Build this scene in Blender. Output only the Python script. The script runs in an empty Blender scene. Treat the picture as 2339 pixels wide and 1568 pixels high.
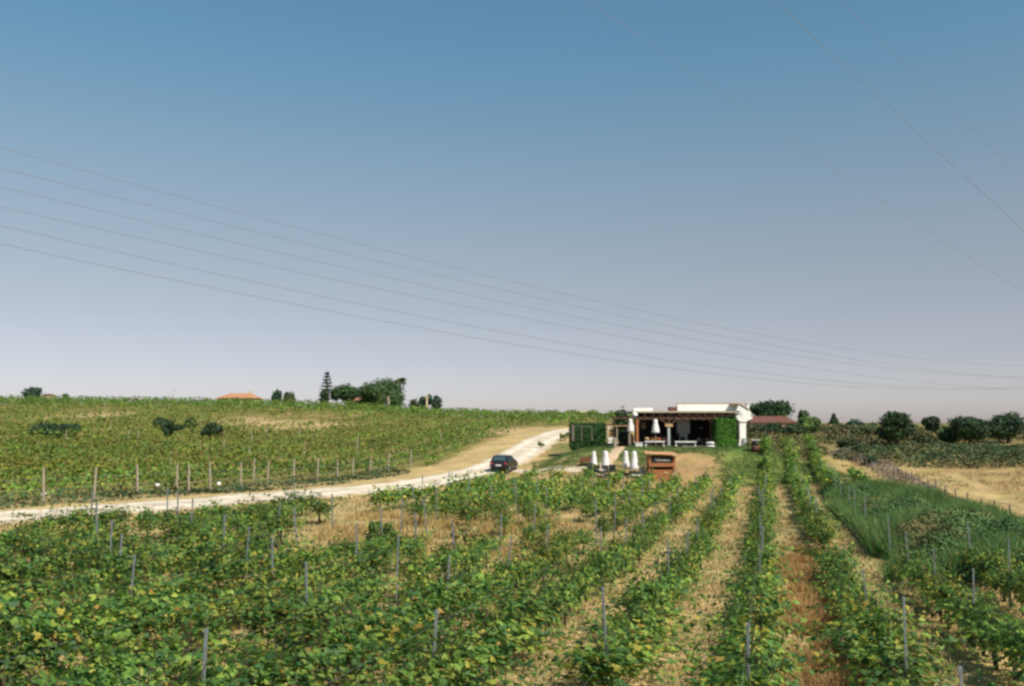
import bpy, bmesh, math, random
import numpy as np
from mathutils import Vector, Matrix
random.seed(7); rng = np.random.default_rng(7)
scn = bpy.context.scene; COL = scn.collection
R = math.radians
# ------------------------------------------------------------------ camera
CAMZ = 4.8; PITCH = math.atan(181/2119.0); F = 2119.0; CX, CY = 1169.5, 784.0
cd = bpy.data.cameras.new('camera'); cam = bpy.data.objects.new('camera', cd); COL.objects.link(cam)
cam.location = (0, 0, CAMZ); cam.rotation_euler = (R(90)+PITCH, 0, 0)
cd.sensor_width = 36; cd.lens = 36*F/2339; cd.clip_start = .1; cd.clip_end = 12000
cd.dof.use_dof = True; cd.dof.focus_distance = 12.0; cd.dof.aperture_fstop = 2.0
scn.camera = cam
# ------------------------------------------------------------------ sky and sun
SUN_EL, SUN_AZ = R(46), R(138)        # azimuth clockwise from +Y (view direction) towards +X
w = bpy.data.worlds.new('World'); scn.world = w; w.use_nodes = True
nt = w.node_tree; nt.nodes.clear()
out = nt.nodes.new('ShaderNodeOutputWorld'); bg = nt.nodes.new('ShaderNodeBackground'); bg.inputs[1].default_value = .15
sky = nt.nodes.new('ShaderNodeTexSky'); sky.sky_type = 'NISHITA'; sky.sun_disc = False
sky.sun_elevation = SUN_EL; sky.sun_rotation = SUN_AZ; sky.altitude = 1200
sky.air_density = 1.0; sky.dust_density = 1.6; sky.ozone_density = 2.0
mx = nt.nodes.new('ShaderNodeMix'); mx.data_type = 'RGBA'; mx.blend_type = 'MULTIPLY'; mx.inputs[0].default_value = 1
tcw = nt.nodes.new('ShaderNodeTexCoord'); sep = nt.nodes.new('ShaderNodeSeparateXYZ'); ramp = nt.nodes.new('ShaderNodeValToRGB')   # film tone of the air by elevation
nt.links.new(tcw.outputs['Generated'], sep.inputs[0]); nt.links.new(sep.outputs[2], ramp.inputs[0]); nt.links.new(ramp.outputs[0], mx.inputs[7])
SKYT = [(.02, (.58, .52, .60)), (.045, (.58, .49, .53)), (.09, (.63, .49, .46)), (.154, (.72, .545, .445)), (.233, (.76, .655, .52)), (.31, (.68, .715, .59)), (.385, (.55, .765, .68))]
ramp.color_ramp.interpolation = 'B_SPLINE'
for i, (p_, c_) in enumerate(SKYT):
    e_ = ramp.color_ramp.elements[i] if i < 2 else ramp.color_ramp.elements.new(p_)
    e_.position = p_; e_.color = (*c_, 1)
nt.links.new(sky.outputs[0], mx.inputs[6]); nt.links.new(mx.outputs[2], bg.inputs[0]); nt.links.new(bg.outputs[0], out.inputs[0])
sl = bpy.data.lights.new('sun', 'SUN'); sl.energy = 4.6; sl.angle = R(.53); sl.color = (1, .93, .80)
so = bpy.data.objects.new('sun', sl); COL.objects.link(so)
sd = Vector((math.sin(SUN_AZ)*math.cos(SUN_EL), math.cos(SUN_AZ)*math.cos(SUN_EL), math.sin(SUN_EL)))
so.rotation_euler = sd.to_track_quat('Z', 'Y').to_euler(); so.location = (30, -30, 60)
scn.view_settings.view_transform = 'Standard'; scn.view_settings.look = 'None'
scn.view_settings.exposure = 0.35; scn.view_settings.gamma = 1; scn.view_settings.use_curve_mapping = False
scn.render.engine = 'CYCLES'; scn.cycles.max_bounces = 6; scn.cycles.diffuse_bounces = 3; scn.cycles.transmission_bounces = 4
scn.cycles.use_denoising = True; scn.cycles.caustics_reflective = False; scn.cycles.caustics_refractive = False
scn.cycles.pixel_filter_type = 'BLACKMAN_HARRIS'; scn.cycles.filter_width = 2.5

def at(dx, dy, y):
    X = (dx-CX)/F; Y = (CY-dy)/F; c, s = math.cos(PITCH), math.sin(PITCH)
    t = y/(c-Y*s)
    return (X*t, y, CAMZ+(s+Y*c)*t)

# ------------------------------------------------------------------ materials
def mat(name, col, rough=.8, noise=.18, scale=6, metal=0, bump=0, col2=None, attr=None, transl=0, spec=.3, rnd=0, big=0):
    m = bpy.data.materials.new(name); m.use_nodes = True; t = m.node_tree; b = t.nodes['Principled BSDF']
    b.inputs['Roughness'].default_value = rough; b.inputs['Metallic'].default_value = metal
    b.inputs['Specular IOR Level'].default_value = spec
    geo = t.nodes.new('ShaderNodeTexCoord' if attr is None or attr == 'obj' else 'ShaderNodeNewGeometry')
    vec = geo.outputs['Object'] if geo.bl_idname == 'ShaderNodeTexCoord' else geo.outputs['Position']
    n = t.nodes.new('ShaderNodeTexNoise'); n.inputs['Scale'].default_value = scale; n.inputs['Detail'].default_value = 6
    t.links.new(vec, n.inputs['Vector'])
    if attr:
        a = t.nodes.new('ShaderNodeAttribute'); a.attribute_name = 'tint'; base = a.outputs['Color']
    else:
        mixc = t.nodes.new('ShaderNodeMix'); mixc.data_type = 'RGBA'
        mixc.inputs[6].default_value = (*col, 1); c2 = col2 or tuple(c*(1-noise*2) for c in col); mixc.inputs[7].default_value = (*c2, 1)
        cr = t.nodes.new('ShaderNodeMapRange'); cr.inputs[1].default_value = .35; cr.inputs[2].default_value = .68
        t.links.new(n.outputs[0], cr.inputs[0]); t.links.new(cr.outputs[0], mixc.inputs[0]); base = mixc.outputs[2]
    def mul(base, src, lo, hi, f0=.3, f1=.7):
        mr = t.nodes.new('ShaderNodeMapRange'); mr.inputs[1].default_value = f0; mr.inputs[2].default_value = f1
        mr.inputs[3].default_value = lo; mr.inputs[4].default_value = hi; t.links.new(src, mr.inputs[0])
        v = t.nodes.new('ShaderNodeVectorMath'); v.operation = 'SCALE'; t.links.new(base, v.inputs[0]); t.links.new(mr.outputs[0], v.inputs['Scale'])
        return v.outputs[0]
    if attr: base = mul(base, n.outputs[0], 1-noise, 1+noise)
    if rnd:
        oi = t.nodes.new('ShaderNodeObjectInfo'); base = mul(base, oi.outputs['Random'], 1-rnd, 1+rnd, 0, 1)
    if big:
        n2 = t.nodes.new('ShaderNodeTexNoise'); n2.inputs['Scale'].default_value = big; n2.inputs['Detail'].default_value = 3
        t.links.new(vec, n2.inputs['Vector']); base = mul(base, n2.outputs[0], .8, 1.15)
    t.links.new(base, b.inputs['Base Color'])
    if bump:
        bp = t.nodes.new('ShaderNodeBump'); bp.inputs['Strength'].default_value = bump; bp.inputs['Distance'].default_value = .05
        t.links.new(n.outputs[0], bp.inputs['Height']); t.links.new(bp.outputs[0], b.inputs['Normal'])
    if transl:
        tr = t.nodes.new('ShaderNodeBsdfTranslucent'); t.links.new(base, tr.inputs[0])
        ms = t.nodes.new('ShaderNodeMixShader'); ms.inputs[0].default_value = transl
        o = t.nodes['Material Output']; t.links.new(b.outputs[0], ms.inputs[1]); t.links.new(tr.outputs[0], ms.inputs[2]); t.links.new(ms.outputs[0], o.inputs[0])
    return m
M = dict(
 leaf=mat('vine_leaf', None, 0.55, .2, 3, attr='geo', transl=.38, spec=.35, rnd=.24),
 foliage=mat('tree_foliage', None, .7, .3, .6, attr='geo', transl=.12, spec=.2),
 grass=mat('grass_blades', None, .8, .2, 1.5, attr='geo', transl=.2, spec=.15),
 ground=mat('soil_and_dry_grass', None, .95, .32, 5, attr='geo', bump=1.0, spec=.1, big=.35),
 road=mat('white_gravel', None, .95, .16, 2.2, bump=.8, spec=.1, attr='geo', big=.5),
 bark=mat('bark', (.13, .09, .06), .95, .25, 9, bump=.8, spec=.1),
 vbark=mat('vine_bark', (.10, .07, .05), .95, .25, 20, bump=.8, spec=.1),
 steel=mat('galvanised_steel', (.23, .25, .26), .6, .2, 12, metal=.2, spec=.5),
 wood_post=mat('weathered_wood', (.36, .30, .23), .9, .18, 9, bump=.4, spec=.15),
 white=mat('white_render', (.82, .80, .77), .85, .04, 1.2, bump=.1, spec=.2, col2=(.74, .71, .67)),
 cream=mat('cream_render', (.52, .42, .28), .85, .06, 3, spec=.2),
 dark=mat('gap_shade_dark', (.035, .028, .024), .7, .2, 6, spec=.25),
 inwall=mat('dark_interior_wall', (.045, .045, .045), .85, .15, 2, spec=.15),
 beam=mat('brown_beam', (.13, .07, .045), .75, .2, 5, spec=.25),
 owood=mat('orange_wood', (.36, .14, .05), .6, .18, 7, spec=.3),
 lwood=mat('light_wood', (.52, .34, .18), .7, .15, 8, spec=.3),
 soffit=mat('beige_soffit', (.42, .36, .26), .85, .1, 5, spec=.2),
 grey=mat('grey_concrete', (.40, .42, .42), .85, .1, 4, bump=.2, spec=.2),
 slab=mat('terrace_slab', (.30, .26, .21), .9, .12, 3, bump=.2, spec=.2),
 terracotta=mat('terracotta', (.17, .075, .055), .85, .15, 4, bump=.4, spec=.2),
 canvas=mat('white_canvas', (.80, .76, .76), .9, .06, 5, bump=.2, spec=.1, transl=.1),
 black=mat('black_paint', (.015, .015, .016), .5, .1, 5, spec=.4),
 wicker=mat('dark_wicker', (.03, .035, .036), .8, .2, 18, bump=.5, spec=.3),
 cushion=mat('pale_cushion', (.70, .68, .66), .9, .06, 7, spec=.1),
 car=mat('dark_car_paint', (.02, .026, .03), .25, .05, 3, metal=.3, spec=.6),
 glass=mat('dark_glass', (.05, .08, .09), .06, .05, 3, spec=1.0),
 rubber=mat('rubber', (.02, .02, .02), .9, .1, 9),
 rim=mat('alloy', (.45, .46, .47), .35, .05, 9, metal=.8),
 plate=mat('white_plate', (.75, .73, .70), .6, .03, 9),
 red=mat('red_lens', (.35, .03, .02), .3, .05, 9, spec=.6),
 maroon=mat('maroon_paint', (.16, .04, .03), .7, .12, 8),
 wire=mat('cable', (.20, .20, .21), .6, .05, 9),
 stone=mat('grey_stone_post', (.24, .20, .17), .95, .2, 9, bump=.5, spec=.1),
)

# ------------------------------------------------------------------ object helpers
def tag(o, label=None, cat=None, group=None, kind=None):
    if label: o['label'] = label
    if cat: o['category'] = cat
    if group: o['group'] = group
    if kind: o['kind'] = kind
    return o
def link(name, me, parent=None, m=None, loc=(0, 0, 0)):
    o = bpy.data.objects.new(name, me); COL.objects.link(o)
    if parent: o.parent = parent
    o.location = loc
    if m is not None and me is not None and not me.materials: me.materials.append(m)
    return o
def empty(name, loc, label=None, cat=None, group=None, rz=0):
    o = bpy.data.objects.new(name, None); COL.objects.link(o); o.location = loc; o.rotation_euler.z = rz; o.empty_display_size = .3
    return tag(o, label, cat, group)
def fastmesh(name, V, faces, tint=None, smooth=False):
    """V (n,3); faces (m,k) int array, or list of such arrays"""
    me = bpy.data.meshes.new(name); V = np.ascontiguousarray(V, dtype=np.float32)
    if not isinstance(faces, list): faces = [faces]
    me.vertices.add(len(V)); me.vertices.foreach_set('co', V.ravel())
    idx = np.concatenate([f.ravel() for f in faces]).astype(np.int32)
    sizes = np.concatenate([np.full(len(f), f.shape[1]) for f in faces]).astype(np.int32)
    st = np.concatenate([[0], np.cumsum(sizes)[:-1]]).astype(np.int32)
    me.loops.add(len(idx)); me.loops.foreach_set('vertex_index', idx)
    me.polygons.add(len(sizes)); me.polygons.foreach_set('loop_start', st)
    me.update(calc_edges=True)
    me.polygons.foreach_set('use_smooth', np.full(len(sizes), smooth))
    if tint is not None:
        a = me.attributes.new('tint', 'FLOAT_COLOR', 'POINT'); c = np.ones((len(V), 4), np.float32); c[:, :3] = tint; a.data.foreach_set('color', c.ravel())
    me.update(); return me
class MB:
    def __init__(s): s.bm = bmesh.new()
    def box(s, a, b, bev=0, rz=0, c=None):
        a = Vector(a); b = Vector(b); ctr = (a+b)/2; d = b-a
        r = bmesh.ops.create_cube(s.bm, size=1)
        mtx = Matrix.Translation(ctr) @ Matrix.Rotation(rz, 4, 'Z') @ Matrix.Diagonal((abs(d.x), abs(d.y), abs(d.z), 1))
        bmesh.ops.transform(s.bm, matrix=mtx, verts=r['verts'])
        if bev:
            es = list({e for v in r['verts'] for e in v.link_edges}); bmesh.ops.bevel(s.bm, geom=es, offset=bev, segments=2, affect='EDGES')
        return s
    def bar(s, p, q, w, h=None):
        p = Vector(p); q = Vector(q); h = h or w; d = q-p
        r = bmesh.ops.create_cube(s.bm, size=1)
        mtx = Matrix.Translation((p+q)/2) @ d.to_track_quat('Z', 'Y').to_matrix().to_4x4() @ Matrix.Diagonal((w, h, d.length, 1))
        bmesh.ops.transform(s.bm, matrix=mtx, verts=r['verts']); return s
    def cone(s, p, q, r0, r1, n=10):
        p = Vector(p); q = Vector(q); d = q-p
        r = bmesh.ops.create_cone(s.bm, cap_ends=True, segments=n, radius1=r0, radius2=max(r1, 1e-4), depth=d.length)
        bmesh.ops.transform(s.bm, matrix=Matrix.Translation((p+q)/2) @ d.to_track_quat('Z', 'Y').to_matrix().to_4x4(), verts=r['verts']); return s
    def lathe(s, prof, c=(0, 0, 0), n=16, fl=None):
        rings = []
        for r, z in prof:
            rings.append([s.bm.verts.new((c[0]+r*(fl(i, n) if fl else 1)*math.cos(2*math.pi*i/n), c[1]+r*(fl(i, n) if fl else 1)*math.sin(2*math.pi*i/n), c[2]+z)) for i in range(n)])
        for a, b in zip(rings, rings[1:]):
            for i in range(n): s.bm.faces.new((a[i], a[(i+1) % n], b[(i+1) % n], b[i]))
        s.bm.faces.new(rings[-1]); s.bm.faces.new(rings[0][::-1]); return s
    def prism(s, pts, y0, y1):
        a = [s.bm.verts.new((x, y0, z)) for x, z in pts]; b = [s.bm.verts.new((x, y1, z)) for x, z in pts]; n = len(pts)
        s.bm.faces.new(a); s.bm.faces.new(b[::-1])
        for i in range(n): s.bm.faces.new((a[(i+1) % n], a[i], b[i], b[(i+1) % n]))
        return s
    def obj(s, name, m, parent=None, smooth=False, loc=(0, 0, 0)):
        bmesh.ops.recalc_face_normals(s.bm, faces=s.bm.faces)
        me = bpy.data.meshes.new(name); s.bm.to_mesh(me); s.bm.free()
        if smooth: me.polygons.foreach_set('use_smooth', np.ones(len(me.polygons), bool))
        return link(name, me, parent, m, loc)
def copy_tree(o, loc=None, rz=None, parent=None):
    c = o.copy(); COL.objects.link(c)
    if parent: c.parent = parent
    for ch in [x for x in ALLCH.get(o.name, [])]: copy_tree(ch, parent=c)
    if loc is not None: c.location = loc
    if rz is not None: c.rotation_euler.z = rz
    return c
ALLCH = {}
def reg(o):
    for x in list(o.children): ALLCH.setdefault(o.name, []).append(x); reg(x)
    return o

# ------------------------------------------------------------------ terrain
def ctrl():
    P = []
    W = lambda x, y, z: P.append((x, y, z))
    D = lambda dx, dy, d: P.append(at(dx, dy, d))
    for x in (-70, -35, 0, 35, 70): W(x, -25, .35)
    for x in (-50, -20, 0, 20): W(x, 3, .15)
    for x, z in ((-40, .1), (-15, 0), (0, 0), (4, 0), (10, -.1), (30, -.3)): W(x, 15, z)
    for x, z in ((-50, .2), (-22, .1), (-10, -.3), (0, -.65), (10, -.8), (20, -.8), (45, -.8)): W(x, 37, z)
    W(-5, 60, -.7); W(8, 62, -.9); W(18, 60, -.9); W(0, 77, -.75); W(6, 77, -.7); W(14, 80, -.85); W(22, 84, -.8); W(8, 84, -.05); W(5, 82, -.1); W(10.5, 83, -.15)
    # road line
    for a in ((72, 1183, 45), (300, 1163, 51), (500, 1148, 56), (700, 1132, 64), (900, 1115, 73), (1060, 1087, 84), (1150, 1080, 88), (1160, 1053, 96), (1196, 1027, 107), (1240, 1003, 119), (1283, 986, 132), (1335, 972, 146)): D(*a)
    # hill
    for a in ((100, 1120, 60), (400, 1115, 66), (100, 1050, 90), (600, 1050, 97), (900, 1050, 100), (600, 975, 140), (100, 975, 138), (1000, 1000, 130), (1250, 970, 150),
              (-100, 922, 188), (72, 922, 190), (330, 924, 190), (600, 928, 190), (800, 935, 190), (1000, 948, 190), (1150, 955, 188), (1300, 955, 185), (1400, 957, 180)): D(*a)
    for x, z in ((-160, 7), (-100, 6), (-50, 5), (0, 4)): W(x, 235, z)
    W(-130, 60, 2.5); W(-150, 130, 7); W(-80, 40, .6)
    # behind restaurant and the right field
    D(1500, 965, 170); D(1700, 968, 170)
    W(15, 100, -.3); W(14, 112, 1.4); W(16, 125, 2.6)
    for a in ((1790, 1025, 108), (1780, 1000, 122), (1900, 1040, 98), (1990, 1055, 95), (2000, 1110, 74), (1900, 1120, 70), (2100, 1150, 62), (2240, 1215, 47), (2250, 1260, 38), (2240, 1130, 66),
              (2200, 1055, 92), (2045, 1022, 110), (2230, 1010, 118), (1950, 985, 180), (2150, 985, 180), (2300, 985, 180), (1800, 978, 175), (2450, 1000, 130), (2450, 1100, 70)): D(*a)
    for x in (40, 90, 150): W(x, 235, 3.6)
    W(110, 120, 2.4); W(80, 60, -.2); W(60, 30, -.6)
    return np.array(P)
CP = ctrl()
def tps_fit(P, lam=3.0):
    n = len(P); X = P[:, :2]/50.0; r2 = ((X[:, None]-X[None])**2).sum(-1)
    K = np.where(r2 > 0, r2*np.log(r2+1e-12), 0)+lam*1e-3*np.eye(n)
    A = np.zeros((n+3, n+3)); A[:n, :n] = K; A[:n, n] = 1; A[:n, n+1:] = X; A[n, :n] = 1; A[n+1:, :n] = X.T
    return np.linalg.solve(A, np.concatenate([P[:, 2], np.zeros(3)]))
TW = tps_fit(CP)
def sstep(a, b, x):
    t = np.clip((x-a)/(b-a), 0, 1); return t*t*(3-2*t)
def raw_ground(x, y):
    x = np.asarray(x, float); y = np.asarray(y, float); sh = x.shape; x = x.ravel(); y = y.ravel()
    xc = np.clip(x, -190, 190)/50; yc = np.clip(y, -30, 250)/50
    z = TW[-3]+TW[-2]*xc+TW[-1]*yc
    for i in range(len(CP)):
        r2 = (xc-CP[i, 0]/50)**2+(yc-CP[i, 1]/50)**2; z = z+TW[i]*r2*np.log(r2+1e-12)
    far = sstep(235, 420, np.hypot(x*.9, y)); z = z*(1-far)+3.2*far
    # terrace under the restaurant
    xl = 3.0+sstep(93, 104, y)*2
    wy = sstep(81.5, 92.5, y-1.2*np.cos((x-15)/7))*(1-sstep(112, 128, y)); wx = sstep(xl-2, xl+5.5, x)*(1-sstep(24.6, 29.5, x))
    wgt = wx*wy; top = 2.28; z = np.where(z < top, z*(1-wgt)+top*wgt, z)
    z = z+.05*np.sin(x*.9+1.3*np.sin(y*.37))*np.sin(y*.7+x*.21)+.03*np.sin(x*2.7+y*1.1)*np.sin(y*2.1-x*.8)
    return z.reshape(sh)
def axis(a, b, st, lo, hi, n):
    mid = np.arange(a, b+.01, st); up = b+(hi-b)*(np.linspace(0, 1, n+1)[1:]**2.2); dn = a-(a-lo)*(np.linspace(0, 1, n+1)[1:]**2.2)
    return np.concatenate([dn[::-1], mid, up])
GX = axis(-70, 60, .8, -2500, 2500, 46); GY = axis(6, 130, .8, -400, 4000, 60)
GXX, GYY = np.meshgrid(GX, GY); GZ = raw_ground(GXX, GYY)
def gz(x, y):
    x = np.asarray(x, float); y = np.asarray(y, float)
    i = np.clip(np.searchsorted(GX, x)-1, 0, len(GX)-2); j = np.clip(np.searchsorted(GY, y)-1, 0, len(GY)-2)
    u = (x-GX[i])/(GX[i+1]-GX[i]); v = (y-GY[j])/(GY[j+1]-GY[j])
    return GZ[j, i]*(1-u)*(1-v)+GZ[j, i+1]*u*(1-v)+GZ[j+1, i]*(1-u)*v+GZ[j+1, i+1]*u*v
def g(x, y): return float(gz(np.array([x]), np.array([y]))[0])
def ongr(dx, dy, lo=8, hi=260):
    """first ground hit of the ray through a pixel"""
    ys = np.linspace(lo, hi, 1600); p0 = at(dx, dy, 1.0); s = (p0[0], 1.0, p0[2]-CAMZ)
    xs = s[0]*ys; zs = CAMZ+s[2]*ys; d = zs-gz(xs, ys); k = np.where(d <= 0)[0]
    k = k[0] if len(k) else len(ys)-1
    return (xs[k], ys[k], float(gz(xs[k:k+1], ys[k:k+1])[0]))

# road centre line
RD = np.array([(-46, 14), (-36, 26), (-29, 36), (-24.2, 45), (-20.9, 51), (-17.7, 57), (-14.2, 65), (-9.3, 74), (-4.6, 84), (-.9, 95), (1.4, 106), (4.1, 119), (7.4, 132), (12, 138.5), (19, 142.5), (30, 144.5), (44, 145)], float)
def catmull(P, n=14):
    out = []
    P = np.vstack([2*P[0]-P[1], P, 2*P[-1]-P[-2]])
    for i in range(1, len(P)-2):
        for t in np.linspace(0, 1, n, endpoint=False):
            a, b, c, d = P[i-1:i+3]; out.append(.5*((2*b)+(-a+c)*t+(2*a-5*b+4*c-d)*t*t+(-a+3*b-3*c+d)*t**3))
    out.append(P[-2]); return np.array(out)
RC = catmull(RD)
RT = np.gradient(RC, axis=0); RT /= np.linalg.norm(RT, axis=1)[:, None]; RN = np.stack([RT[:, 1], -RT[:, 0]], 1)   # to the right
def road_side(x, y):
    """signed distance from the road centre (right positive)"""
    x = np.atleast_1d(x); y = np.atleast_1d(y); res = np.zeros(len(x))
    for s0 in range(0, len(x), 4000):
        d = np.stack([x[s0:s0+4000], y[s0:s0+4000]], 1)[:, None]-RC[None]; k = (d**2).sum(-1).argmin(1)
        dd = d[np.arange(len(k)), k]; res[s0:s0+4000] = (dd*RN[k]).sum(1)
    return res
# rows of the vineyard
TP = .276; ROWK = 2.5
def row_x(k, y): return 3.55+ROWK*k+TP*(y-14.3)
def row_k(x, y): return (x-3.55-TP*(y-14.3))/ROWK

def nz(x, y, s, seed=0):
    a = seed*12.9
    return (np.sin(x*s+a)*np.cos(y*s*1.13-a)+.6*np.sin(x*s*2.3-y*s*1.7+a*2)+.4*np.cos(y*s*4.1+x*s*3.3+a))/2
def ground_tint():
    x = GXX.ravel(); y = GYY.ravel(); n = len(x)
    c = np.tile(np.array([.43, .30, .15]), (n, 1))
    def blend(mask, col):
        nonlocal c
        mask = np.clip(mask, 0, 1)[:, None]; c = c*(1-mask)+np.array(col)*mask
    near = (np.abs(x) < 200) & (y < 300)
    rs = np.full(n, -50.); rs[near] = road_side(x[near], y[near])
    blend((nz(x, y, .5, 1) > .15)*.5, (.50, .37, .20))
    blend((nz(x, y, .33, 2) > .35)*.5, (.33, .19, .09)); fr_ = np.mod(row_k(x, y), 1)
    blend((nz(x, y, .7, 72) > .1)*.45, (.27, .25, .11)); blend(np.clip(1-np.abs(fr_-.30)/.10, 0, 1)*.5*(y < 82), (.56, .44, .28)); blend(np.clip(1-np.abs(fr_-.72)/.10, 0, 1)*.4*(y < 82), (.54, .42, .26))
    hill = sstep(5.5, 7.5, -rs)*(y < 240)*(x < 30)
    blend(hill, (.19, .17, .06)); blend(hill*(nz(x, y, .09, 3) > .45)*.8, (.36, .25, .12))
    blend(sstep(2, 3, np.abs(rs))*(1-sstep(5, 7, -rs))*(rs < 0)*near*.8, (.47, .35, .19))
    # rough field and scrub on the right
    rk = row_k(x, y)
    rf = sstep(6.2, 7.5, rk)*(y > 40)*(y < 96); blend(rf, (.40, .285, .14)); blend(rf*(nz(x, y, .6, 4) > .2)*.6, (.30, .20, .10)); blend(rf*(nz(x, y, .25, 71) > .3)*.5, (.24, .21, .09))
    sc = sstep(92, 100, y)*(x > 24)*(1-sstep(200, 240, y)); blend(sc*.75, (.16, .14, .06)); blend(sc*(nz(x, y, .12, 5) > .3)*.6, (.38, .29, .14))
    # terrace: brown earth in the middle, green at its shoulders, grass to the left
    m = sstep(2, 8, x)*(1-sstep(28, 33, x))*sstep(80, 84, y)*(1-sstep(112, 118, y))
    blend(m, (.34, .22, .12))
    blend(m*(sstep(18.2, 20.8, x+1.2*nz(x, y, 1, 6)))*.9, (.08, .16, .035))
    blend(m*(nz(x, y, 1.3, 62) > .1)*.4, (.20, .18, .07))
    blend(m*(1-sstep(13, 15, x))*sstep(86.5, 89, y+nz(x, y, .8, 7))*.75, (.11, .16, .05))
    blend(m*sstep(90.2, 92, y+.5*nz(x, y, 1, 8))*(1-sstep(94, 95, y))*.8, (.09, .16, .045))
    blend(m*(x < 9)*(nz(x, y, .9, 9) > .1)*.6, (.12, .16, .05))
    far = sstep(300, 500, np.hypot(x, y)); blend(far, (.20, .18, .08))
    return c
nx, ny = len(GX), len(GY); I = np.arange(nx*ny).reshape(ny, nx)
GT = ground_tint()
for a_ in ((215, 948), (712, 968), (650, 975), (1180, 985), (560, 962)):
    bx, by, _ = ongr(*a_, 60); wq = np.clip(1.6-((GXX.ravel()-bx)/5.5)**2-((GYY.ravel()-by)/6)**2, 0, 1)[:, None]; GT = GT*(1-wq)+np.array([.44, .32, .18])*wq
GT = GT*np.array([1.0, .98, .85])
gme = fastmesh('ground', np.stack([GXX, GYY, GZ], -1).reshape(-1, 3), np.stack([I[:-1, :-1], I[:-1, 1:], I[1:, 1:], I[1:, :-1]], -1).reshape(-1, 4), GT, True)
tag(link('ground', gme, None, M['ground']), kind='structure')

def ribbon(name, C, N, hw, m, lift, cols=7, edge=.0, ruts=None):
    offs = np.linspace(-1, 1, cols); V = []
    for i, (c, n_) in enumerate(zip(C, N)):
        wl = hw*(1+edge*math.sin(i*.9)*.5+edge*math.sin(i*2.3)*.5)
        for o_ in offs:
            p = c+n_*o_*wl; z = g(*p)+lift - (.08 if abs(o_) > .99 else 0); V.append((p[0], p[1], z))
    J = np.arange(len(V)).reshape(-1, cols); VA = np.array(V); tn = None
    if ruts:
        q = np.tile(np.abs(offs), len(C))+.08*nz(VA[:, 0], VA[:, 1], .8, 51); w_ = np.clip(1-np.abs(q-.45)/.28, 0, 1)[:, None]; e_ = np.clip((q-.74)/.2, 0, 1)[:, None]
        tn = np.array([.60, .53, .44])*(1-w_)+np.array([.76, .70, .63])*w_; tn = tn*(1-e_)+np.array([.50, .39, .25])*e_; tn *= rng.uniform(.93, 1.07, (len(VA), 1))*np.array([.95, .90, .82])
    me = fastmesh(name, np.array(V), np.stack([J[:-1, :-1], J[:-1, 1:], J[1:, 1:], J[1:, :-1]], -1).reshape(-1, 4), tn, True)
    return tag(link(name, me, None, m), kind='structure')
def resamp(P, st):
    d = np.concatenate([[0], np.cumsum(np.linalg.norm(np.diff(P, axis=0), axis=1))]); t = np.arange(0, d[-1], st)
    return np.stack([np.interp(t, d, P[:, 0]), np.interp(t, d, P[:, 1])], 1)
rc2 = resamp(RC, .7); rt = np.gradient(rc2, axis=0); rt /= np.linalg.norm(rt, axis=1)[:, None]
ribbon('road', rc2, np.stack([rt[:, 1], -rt[:, 0]], 1), 2.35, M['road'], .06, cols=15, edge=.12, ruts=True)
# worn path climbing the bank to the terrace
pp = catmull(np.array([(7.6, 83.5), (8.6, 86.5), (9.6, 89.5), (10.6, 92.2), (11.2, 95.0)]), 8); pt = np.gradient(pp, axis=0); pt /= np.linalg.norm(pt, axis=1)[:, None]
M['path'] = mat('worn_path', (.52, .38, .25), .95, .12, 3, bump=.4, spec=.1)
ribbon('path', pp, np.stack([pt[:, 1], -pt[:, 0]], 1), .6, M['path'], .06, cols=5, edge=.3)
# pale lay-by of gravel joining the road to the lawn, behind the car
lb = catmull(np.array([(-1.6, 91.5), (1.2, 89.0), (3.5, 87.5), (6.5, 85.3)]), 8); lt = np.gradient(lb, axis=0); lt /= np.linalg.norm(lt, axis=1)[:, None]
M['sandy'] = mat('sandy_gravel', (.62, .50, .37), .95, .12, 3, bump=.4, spec=.1)
ribbon('gravel_track', lb, np.stack([lt[:, 1], -lt[:, 0]], 1), 1.3, M['sandy'], .035, cols=5, edge=.3)

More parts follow.
